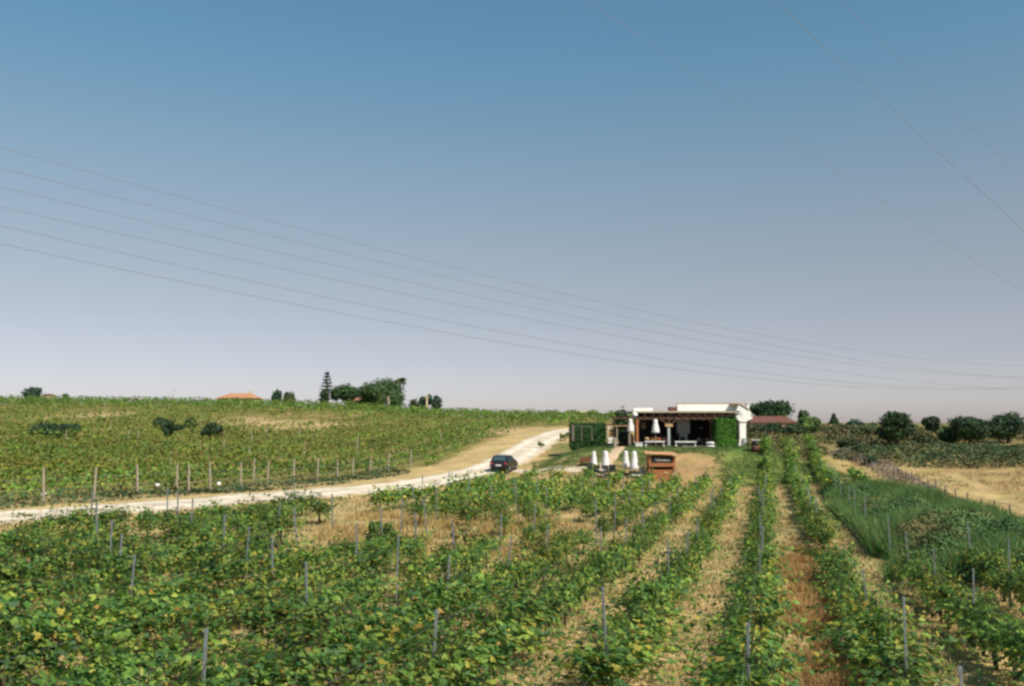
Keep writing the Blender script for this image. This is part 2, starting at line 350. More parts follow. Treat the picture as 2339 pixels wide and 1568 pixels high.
# ------------------------------------------------------------------ leaves
def frames(N):
    a = np.where(np.abs(N[:, 2:3]) < .9, np.array([[0, 0, 1.]]), np.array([[1., 0, 0]])); U = np.cross(a, N); U /= np.linalg.norm(U, axis=1)[:, None]+1e-9
    return U, np.cross(N, U)
LOBED = np.array([(0, -.12), (.42, -.38), (.50, .02), (.34, .18), (.40, .45), (.14, .42), (0, .72), (-.14, .42), (-.40, .45), (-.34, .18), (-.50, .02), (-.42, -.38)])
DIAM = np.array([(0, -.5), (.42, 0.02), (0, .55), (-.42, .02)])
def leaf_arrays(C, N, S, T, lobed=False, roll=None):
    n = len(C); N = N/(np.linalg.norm(N, axis=1)[:, None]+1e-9); U, Vv = frames(N)
    th = rng.uniform(0, 2*np.pi, n) if roll is None else roll; ct, st = np.cos(th)[:, None], np.sin(th)[:, None]; U, Vv = U*ct+Vv*st, Vv*ct-U*st
    if lobed:
        P = LOBED; k = len(P); pts = np.zeros((n, k+1, 3)); fold = .22
        for j, (a, b) in enumerate(P): pts[:, j] = C+S[:, None]*(U*a+Vv*b-N*abs(a)*fold)
        pts[:, k] = C+S[:, None]*(Vv*.05+N*.03)
        b0 = (np.arange(n)*(k+1))[:, None]
        F_ = np.concatenate([np.concatenate([b0+k, b0+j, b0+(j+1) % k], 1) for j in range(k)])
        return pts.reshape(-1, 3), F_, np.repeat(T, k+1, 0)
    pts = np.stack([C+S[:, None]*(U*a+Vv*b-N*abs(a)*.3) for a, b in DIAM], 1); b0 = (np.arange(n)*4)[:, None]
    return pts.reshape(-1, 3), np.concatenate([np.concatenate([b0, b0+1, b0+2], 1), np.concatenate([b0, b0+2, b0+3], 1)]), np.repeat(T, 4, 0)
PAL = np.array([1.30, 1.32, .95])*np.array([(.032, .085, .030), (.058, .125, .034), (.095, .170, .038), (.150, .220, .048), (.20, .235, .05), (.28, .24, .05), (.25, .16, .05), (.16, .11, .045)])
def tints(n, yel=.06, bright=1.0):
    pr = np.array([.20, .26, .25, .17, .085, .022, .005, .004]); pr = pr*(1-yel)/pr.sum(); pr[4:7] += yel*np.array([.50, .40, .10]); pr /= pr.sum()
    return PAL[rng.choice(len(PAL), n, p=pr)]*rng.uniform(.75, 1.25, (n, 1))*bright
def vine_leaves(nsh=17, per=19, yel=.05, tall=1.0, spread=1.0):
    C = []; Nn = []; T = []
    for s in range(nsh):
        b = np.array([rng.uniform(-.68, .68), rng.normal(0, .06), .70+rng.normal(0, .10)])
        d = np.array([rng.normal(0, .32), rng.normal(0, .50)*spread, rng.uniform(.45, 1.05)*tall]); L = rng.uniform(.6, 1.25)
        gdrop = rng.uniform(.25, 1.35); t = np.linspace(.05, 1, per)[:, None]
        p = b+d*L*t-np.array([0, 0, gdrop])*L*t*t
        p = p+rng.normal(0, .075, p.shape); C.append(p)
        Nn.append(np.stack([rng.normal(0, .5, per), np.sign(d[1])*rng.uniform(.1, .9, per)+rng.normal(0, .3, per), rng.uniform(.2, 1.1, per)], 1))
        T.append(tints(per, yel if rng.random() > .2 else min(1, yel*4)))
    C = np.concatenate(C); Nn = np.concatenate(Nn); T = np.concatenate(T); C[:, 2] = np.maximum(C[:, 2], .12)
    return C, Nn, T
PROTO = []
for i in range(12):
    yel = (.02, .03, .07, .03, .05, .03)[i % 6] if i < 8 else .18
    PROTO.append(vine_leaves(int(rng.integers(28, 35)), 25, yel, (1.0, 1.15, .85)[i % 3], (1, 1.2, .85)[i % 3]))
PMESH = []
for i, (C, N_, T) in enumerate(PROTO):
    V, F_, TT = leaf_arrays(C, N_, rng.uniform(.05, .122, len(C)), T, lobed=True)
    me = fastmesh('vine_foliage', V, F_, TT); me.materials.append(M['leaf']); PMESH.append(me)
TMESH = []
for i in range(4):
    b = MB(); lean = random.uniform(-.08, .08)
    b.cone((0, 0, -.1), (lean, 0, .45), .045, .035, 7).cone((lean, 0, .43), (.02, .02, .80), .036, .028, 7)
    b.cone((.02, .02, .79), (.66, .03, .84), .024, .012, 6).cone((.02, .02, .79), (-.66, -.02, .82), .024, .012, 6)
    for s in range(6):
        x = random.uniform(-.55, .55); b.cone((x, 0, .82), (x+random.uniform(-.2, .2), random.uniform(-.35, .35), random.uniform(1.15, 1.5)), .008, .004, 4)
    bmesh.ops.recalc_face_normals(b.bm, faces=b.bm.faces); me = bpy.data.meshes.new('vine_trunk'); b.bm.to_mesh(me); b.bm.free(); me.materials.append(M['vbark']); TMESH.append(me)

# positions of the vines in the block this side of the road
def dpix(x, y, z):
    """projection to the measuring grid of the photograph (for picking what is in view)"""
    c, s = math.cos(PITCH), math.sin(PITCH); f = y*c+(z-CAMZ)*s; u = -y*s+(z-CAMZ)*c
    return CX+F*x/f, CY-F*u/f
VP = []
for k in range(-24, 5):
    y = 7.0+random.random()
    while y < 112:
        x = row_x(k, y)+random.gauss(0, .07); ok = True; dx, dy = dpix(x, y, g(x, y)+.2)
        if road_side(x, y)[0] < 4.2+4.0*(1-float(sstep(58, 78, y)))*(1 if y < 62 else .8)+random.random()*1.2: ok = False
        if y > 80 and k <= -1: ok = False                       # lawn below the terrace
        if k == -1 and y > 81: ok = False
        if k == 0 and y > 106: ok = False
        if k >= 2 and 33 < y < 66+4*(k-2): ok = False           # overgrown by the thicket
        if k == 1 and 33.5 < y < 38: ok = False
        if k >= 3 and y > 82: ok = False
        if k >= 4 and y > 30: ok = False
        if 33 < y < 60 and -12 < x < 6 and k < -2:           # open, half failed patch
            gap = ((x+2.5)/8.0)**2+((y-46)/11)**2
            if gap < 1 and random.random() < .82: ok = False
        if 1285 < dx < 1345 and dy > 1425 and y < 19: ok = False
        if random.random() < (.02 if y < 32 else .10): ok = False
        if 33 < y < 66 and -10 < k < 0 and nz(x, y, .42, 61) > .5: ok = False
        if ok and not (abs(dx-CX) > 1500 and y > 20): VP.append((x, y, k, dx, dy))
        y += 1.22+random.uniform(-.12, .12)
VP = [v for v in VP if abs(v[3]-CX) < 1450]
vis = sorted([v for v in VP if abs(v[3]-CX) < 1240 and dpix(v[0], v[1], g(v[0], v[1])+1.6)[1] < 1600], key=lambda v: v[1])
HERO = set(id(v) for v in vis[:298])
ORD = ['', 'first', 'second', 'third', 'fourth', 'fifth', 'sixth', 'seventh', 'eighth', 'ninth', 'tenth', 'eleventh', 'twelfth', 'thirteenth', 'fourteenth', 'fifteenth', 'sixteenth', 'seventeenth', 'eighteenth', 'nineteenth', 'twentieth', 'far left', 'far left', 'far left', 'far left', 'far left']
def rowname(k):
    if k == 0: return 'straight row up to the white wall'
    if k > 0: return '%s row right of the straight row' % ORD[k]
    return '%s row left of the straight row' % ORD[-k]
def where(y): return 'at the bottom edge' if y < 17 else ('low down' if y < 27 else ('halfway up' if y < 45 else 'far off'))
lowL = []
ang = math.atan(TP)
for v in VP:
    x, y, k, dx, dy = v
    yel = nz(x, y, .35, 11) > .35
    pi = random.choice((8, 9, 10, 11)) if (yel and random.random() < .75) else random.randrange(8)
    rz = math.pi/2-ang+(math.pi if random.random() < .5 else 0)+random.gauss(0, .08); sc = random.uniform(.9, 1.18)
    if k in (0, 1, 2, -1): sc *= .95
    z = g(x, y)
    if id(v) in HERO:
        lab = '%s grapevine, %s, %s' % ('yellowing' if pi >= 8 else 'green', rowname(k), where(y))
        o = empty('grapevine', (x, y, z), lab, 'grapevine', lab.replace('grapevine', 'grapevines'), rz); nr_ = 1-float(sstep(15, 28, y)); wd = (1+(.85 if k < 0 else .45)*nr_)*(.88 if k >= -2 else (.9 if k >= -5 else (1.2 if k >= -8 else 1.35))); o.scale = (random.uniform(.92, 1.15), min(wd, 1.5)*random.uniform(.85, 1.2), sc*random.uniform(.85, 1.1))
        f = link('foliage', PMESH[pi], o); f['kind'] = 'stuff'; link('trunk', TMESH[pi % 4], o)
    else:
        C, N_, T = PROTO[pi]; sel = rng.choice(len(C), 230 if y < 60 else 190, replace=False); C = C[sel]; N_ = N_[sel]; T = T[sel]
        c_, s_ = math.cos(rz), math.sin(rz)
        C = C*np.array([1, .75 if k >= -5 else 1.0, 1]); P = np.stack([C[:, 0]*c_-C[:, 1]*s_+x, C[:, 0]*s_+C[:, 1]*c_+y, C[:, 2]*sc+z], 1); Q = np.stack([N_[:, 0]*c_-N_[:, 1]*s_, N_[:, 0]*s_+N_[:, 1]*c_, N_[:, 2]], 1)
        lowL.append((P, Q, T))
P = np.concatenate([a[0] for a in lowL]); Q = np.concatenate([a[1] for a in lowL]); T = np.concatenate([a[2] for a in lowL])
V, F_, TT = leaf_arrays(P, Q, rng.uniform(.16, .25, len(P)), T)
tag(link('distant_grapevines', fastmesh('distant_grapevines', V, F_, TT), None, M['leaf']), 'far grapevines of the near vineyard merging together below the road and terrace', 'grapevines', kind='stuff')

# trellis posts: one kind, copied
pb = MB(); pb.box((-.020, -.026, -.3), (.020, .026, 1.92)).box((-.026, -.032, 1.86), (.026, .032, 1.925)); post0 = pb.bm
bmesh.ops.recalc_face_normals(post0, faces=post0.faces); POST = bpy.data.meshes.new('trellis_post'); post0.to_mesh(POST); post0.free(); POST.materials.append(M['steel'])
npost = 0
for k in range(-23, 4):
    y = 8.6+((k*1.7) % 4.8)
    while y < (104 if k in (0, 1) else 84):
        x = row_x(k, y); dx, dy = dpix(x, y, g(x, y)+1.7)
        if road_side(x, y)[0] > 4+3.5*(1-float(sstep(58, 78, y))) and random.random() > .36 and not (y > 79 and k < 0) and not (k >= 2 and y > 82) and not (k > 2 and y > 36) and abs(dx-CX) < 1300:
            lab = 'metal post, %s, %s' % (rowname(k), where(y))
            o = link('trellis_post', POST, None, None, (x, y, g(x, y))); o.rotation_euler = (random.gauss(0, .04), random.gauss(0, .05), -ang+random.gauss(0, .1)); o.scale.z = random.uniform(.93, 1.08)
            o.scale.x = o.scale.y = .82 if y < 30 else 1.0
            tag(o, lab, 'post', lab.replace('post', 'posts', 1)); npost += 1
        y += 4.9
# a pair of thin wires along each row
wv = MB()
for k in range(-12, 4):
    ys = np.arange(8, 79, 4.9)
    for h in (.82, 1.6):
        for a, b in zip(ys, ys[1:]):
            xa, xb = row_x(k, a), row_x(k, b)
            if road_side(xa, a)[0] < 4 or road_side(xb, b)[0] < 4 or (k > 1 and b > 33): continue
            wv.bar((xa, a, g(xa, a)+h), (xb, b, g(xb, b)+h), .0025)
tag(wv.obj('trellis_wires', M['steel']), 'thin steel training wires strung along the near vine rows', 'wires', kind='stuff')

byl = {}
for o in bpy.data.objects:
    if o.get('category') in ('grapevine', 'post') and 'row' in o['label']: byl.setdefault(o['label'], []).append(o)
NTH = ['nearest', 'second nearest', 'third nearest', 'fourth nearest', 'fifth nearest', 'sixth nearest', 'seventh nearest', 'eighth nearest', 'ninth nearest', 'tenth nearest', 'eleventh nearest', 'twelfth nearest', 'thirteenth nearest', 'fourteenth nearest', 'fifteenth nearest']
for lab, os_ in byl.items():
    if len(os_) < 2: continue
    os_.sort(key=lambda o: o.location.y)
    for i, o in enumerate(os_): o['label'] = lab+', '+NTH[min(i, 14)]

# ------------------------------------------------------------------ hillside vineyard
HC = []; HN = []; HT = []; HS = []
SHRUB = [(368, 955, 978, 34, 'small dark bush behind the biggest bush on the vine covered hillside'), (395, 962, 1013, 54, 'biggest dark round bush on the vine covered hillside'), (436, 956, 979, 32, 'small dark bush between the two big bushes on the hillside'),
         (485, 965, 1005, 50, 'dark bush right of the biggest one on the hillside'), (110, 966, 1001, 84, 'long dark bush at the left edge of the hillside'), (160, 968, 998, 52, 'dark bush beside the long one at the left of the hillside')]
BUSHP = [(*ongr(b_[0], b_[2], 60)[:2], b_[3]*ongr(b_[0], b_[2], 60)[1]/F/2) for b_ in SHRUB]
bare = [ongr(215, 948, 60), ongr(712, 968, 60), ongr(650, 975, 60), ongr(1180, 985, 60), ongr(560, 962, 60)]
for k in range(-66, 6):
    ys = np.arange(40, 215, .0245)
    ys = ys+rng.uniform(-.1, .1, len(ys)); xs = row_x(k*1.16, ys)-1.2
    m = (np.abs(xs/ys) < .66) & (xs < 36) & ((xs < 12) | (ys > 150)); ys = ys[m]; xs = xs[m]
    if not len(ys): continue
    m = rng.random(len(ys)) < np.clip(1.25-ys/170, .36, .9)*np.where(nz(xs, ys, .5, 25) > .55, .35, 1); ys = ys[m]; xs = xs[m]
    if not len(ys): continue
    rs = road_side(xs, ys); m = (rs < -5.9-.3*np.sin(ys)) & (ys < 212)
    for bx, by, _ in bare: m &= (((xs-bx)/5.5)**2+((ys-by)/6)**2 > 1+.4*np.sin(xs*1.7)) | (rng.random(len(xs)) < .10)
    m &= ~((nz(xs, ys, .8, 21) > .75))
    for bx, by, br_ in BUSHP: m &= (((xs-bx*(ys/by))/(br_+.3))**2 > 1) | (ys > by+1) | (ys < by-5.5)
    ys = ys[m]; xs = xs[m]; rs = rs[m]; n = len(xs)
    if not n: continue
    cell = np.floor(ys/1.25)
    hmod = 1+.26*np.sin(cell*12.9+k*4.7)
    off = rng.normal(0, .27, n); h = (.12+rng.random(n)**.6*1.35)*hmod*(1-.25*np.abs(off))
    HC.append(np.stack([xs+off, ys, gz(xs, ys)+h], 1)); HN.append(np.stack([off*1.2+rng.normal(0, .4, n), rng.normal(-.1, .6, n), rng.uniform(.1, 1.2, n)], 1))
    hue = nz(xs, ys, .07, 22)+.5*nz(xs, ys, .3, 23); t0_ = 1+.28*nz(xs, ys, .22, 24)+.30*np.sin(k*2.1); low = np.clip((185-ys)/90, 0, 1)*np.clip((-rs-9)/10, 0, 1)*np.clip(1.15+xs/140, .45, 1)  # patchy leaf tone; the per-row term paints the shadows between rows into the colour
    t = tints(n, .0)*.95+np.array([.038, .066, .004])
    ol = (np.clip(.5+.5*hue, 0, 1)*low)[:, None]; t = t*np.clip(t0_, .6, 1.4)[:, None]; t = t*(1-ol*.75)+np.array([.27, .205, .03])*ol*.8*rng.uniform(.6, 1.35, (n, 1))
    rd = rng.random(n) < (.02+.05*low); t[rd] = np.array([.28, .14, .045])*rng.uniform(.6, 1.1, (rd.sum(), 1))
    HT.append(t); HS.append(rng.uniform(.15, .29, n)*(1+ys/500))
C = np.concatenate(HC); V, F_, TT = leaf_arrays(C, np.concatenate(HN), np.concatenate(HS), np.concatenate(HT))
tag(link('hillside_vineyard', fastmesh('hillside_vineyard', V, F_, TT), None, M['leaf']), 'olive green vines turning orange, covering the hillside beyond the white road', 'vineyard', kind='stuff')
print('hill leaves', len(C))

# ------------------------------------------------------------------ trees and bushes
def ico(sub=2):
    bm = bmesh.new(); bmesh.ops.create_icosphere(bm, subdivisions=sub, radius=1); V = np.array([v.co[:] for v in bm.verts]); Fc = np.array([[v.index for v in f.verts] for f in bm.faces]); bm.free(); return V, Fc
ICO = ico(2)
def crown_mesh(blobs, n, ls, col, var=.35, flat=0):
    Vs = []; Fs = []; Ts = []; off = 0
    vol = np.array([b[3]*b[4]*b[5] for b in blobs])**.67; vol /= vol.sum()
    for b, fr in zip(blobs, vol):
        c = np.array(b[:3]); r = np.array(b[3:6]); k = max(20, int(n*fr)); d = rng.normal(0, 1, (k, 3)); d /= np.linalg.norm(d, axis=1)[:, None]
        rr = rng.uniform(.62, 1.16, (k, 1)); bump = 1+.14*np.sin(d[:, 0:1]*6+c[0])*np.cos(d[:, 1:2]*5+c[1]*3)+.10*np.sin(d[:, 2:3]*9+c[2])
        P = c+d*r*rr*bump; Nn = d+rng.normal(0, .55, (k, 3))
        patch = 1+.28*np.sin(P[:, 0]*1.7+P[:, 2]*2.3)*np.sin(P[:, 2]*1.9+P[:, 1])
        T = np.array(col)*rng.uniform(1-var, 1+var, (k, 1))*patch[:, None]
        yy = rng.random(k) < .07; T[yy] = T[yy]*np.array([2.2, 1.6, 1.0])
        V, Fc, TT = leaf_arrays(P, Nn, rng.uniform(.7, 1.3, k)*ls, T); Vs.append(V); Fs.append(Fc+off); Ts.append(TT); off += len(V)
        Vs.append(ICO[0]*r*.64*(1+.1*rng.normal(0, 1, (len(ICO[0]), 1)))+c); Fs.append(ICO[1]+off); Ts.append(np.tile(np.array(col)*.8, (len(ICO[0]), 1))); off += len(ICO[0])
    return fastmesh('crown', np.concatenate(Vs), np.concatenate(Fs), np.concatenate(Ts))
GREEN = (.055, .100, .036); DKG = (.038, .070, .032); LGR = (.095, .155, .045); BLG = (.042, .080, .050)
def tree(name, dx, ytop, ybase, wpx, depth, label, cat='tree', col=GREEN, shape='round', n=1800, group=None, sunk=0, blobs=None, seed=0, dz=None):
    rs = random.Random(seed+dx); s = depth/F; x, y, zt = at(dx, ytop, depth); _, _, zb = at(dx, ybase, depth)
    gg = g(x, y); zb = gg if dz is None else dz
    H = max(zt-zb, .8); W = wpx*s/2; o = empty(name, (x, y, zb-sunk), label, cat, group)
    vis = max(.5, H+sunk)
    ls = max(.16, depth*.0026)
    if blobs is None:
        blobs = []
        if shape == 'round':
            tr = .12*vis; nb = 9
            for i in range(nb):
                a = rs.uniform(0, 6.28); q = rs.uniform(.25, .62); zz = rs.uniform(.36, .78)
                blobs.append((W*q*math.cos(a), W*q*math.sin(a), vis*zz, W*rs.uniform(.34, .52), W*rs.uniform(.34, .5), vis*rs.uniform(.16, .26)))
            blobs += [(0, 0, vis*.5, W*.72, W*.7, vis*.40), (rs.uniform(-.2, .2)*W, 0, vis*.78, W*.42, W*.42, vis*.21)]
        elif shape == 'bush':
            for i in range(6):
                a = i*1.05+rs.uniform(-.3, .3); blobs.append((W*.55*math.cos(a), W*.4*math.sin(a), vis*rs.uniform(.3, .6), W*rs.uniform(.36, .5), W*rs.uniform(.3, .45), vis*rs.uniform(.28, .42)))
            blobs.append((0, 0, vis*.5, W*.65, W*.55, vis*.48))
        elif shape == 'cone':
            for i in range(7):
                t = i/6; blobs.append((rs.uniform(-.1, .1)*W, rs.uniform(-.1, .1)*W, vis*(.22+.70*t), W*(1-.78*t), W*(1-.78*t), vis*.13))
        elif shape == 'umbrella':
            for i in range(11):
                a = i*.571*2; q = .62 if i % 2 else .35; blobs.append((W*q*math.cos(a), W*q*math.sin(a), vis*(.62+.08*(1-q)), W*.36, W*.36, vis*.20))
            blobs.append((0, 0, vis*.68, W*.62, W*.62, vis*.30))
        elif shape == 'open':
            for i in range(8):
                a = rs.uniform(0, 6.28); blobs.append((W*.6*math.cos(a), W*.5*math.sin(a), vis*rs.uniform(.4, .88), W*rs.uniform(.22, .36), W*.3, vis*rs.uniform(.1, .17)))
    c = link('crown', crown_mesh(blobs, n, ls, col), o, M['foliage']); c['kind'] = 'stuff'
    b = MB(); rt_ = max(.05, W*.07); top = vis*.5
    b.cone((0, 0, -.3), (rs.uniform(-.1, .1)*W, 0, top), rt_*1.3, rt_*.6, 8)
    for bl in blobs[:5]: b.cone((0, 0, top*.55), (bl[0]*.8, bl[1]*.8, bl[2]), rt_*.5, rt_*.18, 6)
    b.obj('trunk', M['bark'], o)
    return o
for i, (dx, yt, yb, wp, lab) in enumerate(SHRUB):
    p = ongr(dx, yb, 60); tree('bush', dx, yt, yb, wp, p[1], lab, 'bush', DKG, 'bush' if i != 1 else 'open', 1500 if i != 1 else 2200, seed=i)
# skyline on the hill
T_ = tree
T_('round_tree', 72, 884, 906, 50, 200, 'dense dark tree at the far left of the hill skyline', col=BLG, n=900)
T_('bush', 150, 899, 908, 16, 196, 'tiny bush poking over the left hill skyline', 'bush', GREEN, 'bush', 300)
T_('conifer', 632, 891, 915, 27, 200, 'rounded dark conifer left of its olive green neighbour on the skyline', col=BLG, n=900)
T_('round_tree', 660, 896, 915, 31, 202, 'olive green round tree right of the small dark conifer on the skyline', col=(.055, .075, .03), n=900)
T_('cypress', 741, 889, 917, 26, 203, 'dark bushy conifer at the foot of the tall tiered pine', col=DKG, n=900)
T_('umbrella_pine', 791, 877, 920, 78, 206, 'flat topped umbrella pine beside the tall tiered pine', col=(.035, .075, .028), shape='umbrella', n=2400)
T_('broad_tree', 856, 870, 924, 86, 208, 'broad dark tree between the umbrella pine and the palm, left half of the clump', col=GREEN, n=2400, seed=3)
T_('broad_tree', 892, 863, 926, 90, 211, 'broad dark tree under the palm, right half of the clump', col=GREEN, n=2200, seed=5)
T_('round_tree', 947, 911, 926, 26, 205, 'low olive bush of the skyline just left of the pale pole', col=(.05, .07, .035), shape='bush', n=500)
T_('cypress', 965, 904, 926, 20, 204, 'narrow dark tree touching the pale pole on the skyline', col=BLG, n=600)
T_('open_pine', 990, 893, 927, 46, 206, 'ragged dark pine right of the pale pole on the skyline', col=BLG, shape='open', n=1000)
# tall tiered pine
nx_, ny_, nzt = at(747, 852, 204); zb = g(nx_, ny_); nH = nzt-zb
o = empty('tiered_pine', (nx_, ny_, zb), 'tall thin pine with tiered branches on the hill skyline', 'tree')
MB().cone((0, 0, -.3), (0, 0, nH), .28, .03, 8).obj('trunk', M['bark'], o)
tiers = 9
for i in range(tiers):
    t = i/(tiers-1); zz = nH*(.30+.66*t); L = 2.1*(1-t*.8); Cc = []; Nn = []
    b = MB()
    for j in range(6):
        a = j*math.pi/3+i*.5; e = (L*math.cos(a), L*math.sin(a), zz+.25); b.cone((0, 0, zz), e, .05, .02, 4)
        tt = rng.uniform(.15, 1, 26)[:, None]; Cc.append(np.array([[0, 0, zz]])*(1-tt)+np.array([e])*tt+rng.normal(0, .10, (26, 3)))
    Cc = np.concatenate(Cc); V, F_, TT = leaf_arrays(Cc, rng.normal(0, .4, Cc.shape)+np.array([0, 0, 1]), rng.uniform(.28, .45, len(Cc)), np.tile(np.array(BLG)*.9, (len(Cc), 1)))
    br = link('branch', fastmesh('branch', V, F_, TT), o, M['foliage']); b.obj('limb', M['bark'], br)
# palm behind the clump
px_, py_, pz = at(913, 868, 220); zb = g(px_, py_)
o = empty('palm_tree', (px_, py_, zb), 'palm rising above the right side of the dark tree clump', 'palm tree')
MB().cone((0, 0, -.3), (.1, 0, pz-zb), .30, .22, 9).obj('trunk', M['bark'], o)
for j in range(20):
    a = j*2.4; el = random.uniform(-.5, 1.1); L = random.uniform(1.2, 1.7); t = np.linspace(0, 1, 14)[:, None]
    P = np.array([[.1, 0, pz-zb]])+t*L*np.array([[math.cos(a)*math.cos(el), math.sin(a)*math.cos(el), math.sin(el)]])-np.array([[0, 0, .9]])*t*t
    V, F_, TT = leaf_arrays(P+rng.normal(0, .04, P.shape), np.tile([[-math.sin(a), math.cos(a), .4]], (14, 1))+rng.normal(0, .3, P.shape), np.full(14, .6), np.tile([[.11, .13, .045]], (14, 1)))
    link('frond', fastmesh('frond', V, F_, TT), o, M['foliage'])
# around and right of the restaurant
T_('round_tree', 1418, 931, 975, 52, 112, 'round green tree just left of the restaurant roof', col=(.045, .08, .03), n=1600)
T_('broad_tree', 1757, 914, 965, 100, 150, 'largest tree behind the red roof, right of the chimney', col=(.036, .075, .032), n=3200)
T_('round_tree', 1836, 937, 972, 34, 150, 'small dark tree between the yellow shrub and the pointed conifer', col=DKG, n=900)
T_('leafy_tree', 1849, 952, 1000, 60, 128, 'light green leafy shrub tree at the far end of the vine rows', col=LGR, n=1700)
T_('conifer', 1905, 946, 978, 26, 170, 'small pointed conifer on the right skyline', col=DKG, shape='cone', n=900)
T_('bush', 1955, 958, 978, 50, 190, 'low dark dome of a tree on the right skyline', 'tree', BLG, 'bush', 700)
T_('bush', 1990, 966, 978, 24, 190, 'tiny dark bush on the skyline left of the big round tree', 'bush', BLG, 'bush', 300)
T_('big_round_tree', 2047, 938, 1022, 98, 112, 'big dark round tree standing alone above the dry field', col=(.036, .068, .030), n=5200, seed=2)
T_('round_tree', 2128, 951, 990, 50, 140, 'grey green tree between the big round tree and the right edge clump', col=(.04, .065, .035), n=1400)
T_('broad_tree', 2212, 949, 1018, 100, 114, 'spreading green tree at the right edge above the thicket', col=(.032, .065, .032), n=3800)
T_('broad_tree', 2300, 940, 1020, 110, 116, 'tree at the far right rim beyond the spreading green tree', col=(.032, .065, .032), n=2500)
T_('bush', 2165, 972, 1008, 46, 116, 'dark low bush at the left foot of the spreading green tree', 'bush', DKG, 'bush', 900)
for i, (dx, yt, yb, wp, d, lab, c) in enumerate([
    (1768, 966, 1006, 60, 126, 'dark bush under the red roof right of the white pillar', DKG), (1812, 968, 1005, 60, 122, 'dark green bush below the yellow flowering shrub', DKG),
    (1735, 972, 1000, 40, 128, 'olive bush between the white pillar and the dark bushes', (.055, .07, .03)),
    (1912, 978, 1012, 74, 130, 'olive scrub below the pointed conifer', (.05, .07, .028)), (1965, 975, 1010, 76, 128, 'wide scrub bush left of the big round tree', (.045, .065, .025)),
    (1940, 1000, 1030, 60, 108, 'scrub bush where the fence begins', (.045, .06, .028)), (1966, 1015, 1040, 40, 100, 'dark bush on the old fence line beyond the rows', DKG),
    (2110, 990, 1022, 60, 112, 'rounded scrub right of the big round tree trunk', (.05, .07, .03)),
    (1990, 1040, 1062, 34, 92, 'small dark bush in front of the dead grey brush on the fence line', DKG)]):
    T_('scrub_bush', dx, yt, yb, wp, d, lab, 'bush', c, 'bush', 1000, seed=i)
p = at(1787, 963, 132); T_('yellow_shrub', 1787, 951, 968, 36, 146, 'orange yellow shrub against the end of the red roof', 'shrub', (.42, .22, .04), 'bush', 700)
# ------------------------------------------------------------------ thickets (nobody could count the stems)
def thicket(name, label, pts, dens, hfun, size, cols, cat='thicket', nrm=(0, -.2, 1), mt='foliage', bl=None):
    """scatter leaves over a lumpy volume above a polygon (x,y)"""
    pts = np.array(pts); x0, y0 = pts.min(0); x1, y1 = pts.max(0); n = int(dens*(x1-x0)*(y1-y0)); X = rng.uniform(x0, x1, n); Y = rng.uniform(y0, y1, n)
    ins = np.zeros(n, bool); j = len(pts)-1
    for i in range(len(pts)):
        xi, yi = pts[i]; xj, yj = pts[j]; cnd = ((yi > Y) != (yj > Y)) & (X < (xj-xi)*(Y-yi)/(yj-yi+1e-12)+xi); ins ^= cnd; j = i
    # fade height near the rim
    dmin = np.full(n, 1e9); j = len(pts)-1
    for i in range(len(pts)):
        a = pts[j]; b = pts[i]; ab = b-a; t = np.clip(((X-a[0])*ab[0]+(Y-a[1])*ab[1])/(ab@ab), 0, 1); dmin = np.minimum(dmin, np.hypot(X-a[0]-t*ab[0], Y-a[1]-t*ab[1])); j = i
    X, Y, dm = X[ins], Y[ins], dmin[ins]; Hh = hfun(X, Y)*np.clip(.25+dm/1.6, 0, 1); n = len(X); u = rng.random(n)**.45; Z = gz(X, Y)+Hh*u
    e = .15; gx_ = (hfun(X+e, Y)-hfun(X-e, Y))/(2*e); gy_ = (hfun(X, Y+e)-hfun(X, Y-e))/(2*e)
    N_ = np.stack([-gx_, -gy_, np.ones(n)], 1)+rng.normal(0, .45, (n, 3)); cols = np.array(cols); ci = np.clip(((nz(X, Y, .45, 31)+1)/2*len(cols)+rng.normal(0, .5, n)).astype(int), 0, len(cols)-1)
    V, F_, TT = leaf_arrays(np.stack([X, Y, Z], 1), N_, rng.uniform(.7, 1.3, n)*size, cols[ci]*rng.uniform(.7, 1.3, (n, 1)))
    return tag(link(name, fastmesh(name, V, F_, TT), None, M[mt]), label, cat, kind='stuff')
lump = lambda a, b, s, sd: (lambda x, y: np.maximum(.12, a+b*nz(x, y, s, sd)+b*.6*nz(x, y, s*2.7, sd+1)))
def gpt(*L): return [ongr(*a)[:2] for a in L]
thicket('bramble_thicket', 'overgrown green bramble and reed thicket swallowing the right vine rows', [(15.0, 33), (14.9, 40), (17.2, 48), (20.3, 60), (22.6, 69), (24.6, 69.5), (25.4, 62), (24.9, 53), (24.2, 45), (23.4, 36), (22, 31), (18, 30)], 260, lump(.85, .6, .5, 3), .125,
        [(.05, .10, .035), (.065, .13, .04), (.095, .155, .05), (.14, .155, .055), (.20, .16, .07)])
thicket('tall_green_grass', 'bright green tall grass bank along the old fence on the right', [(23.4, 69.5), (27.5, 71), (28.5, 62), (27.8, 53), (26.6, 44), (25.6, 36), (22.6, 37), (23.6, 45), (24.2, 54), (24.6, 62)], 330, lump(.55, .15, .8, 8), .13,
        [(.05, .155, .045), (.065, .17, .05), (.10, .19, .06)], 'grass', mt='grass')
thicket('scrub_thicket', 'low dark green scrub band in front of the trees at the right', [(33, 96), (36, 103), (48, 107), (72, 110), (72, 90), (52, 82), (42, 85)], 22, lump(.8, .45, .35, 12), .28,
        [(.04, .07, .03), (.055, .09, .035), (.075, .10, .04), (.12, .12, .05)])
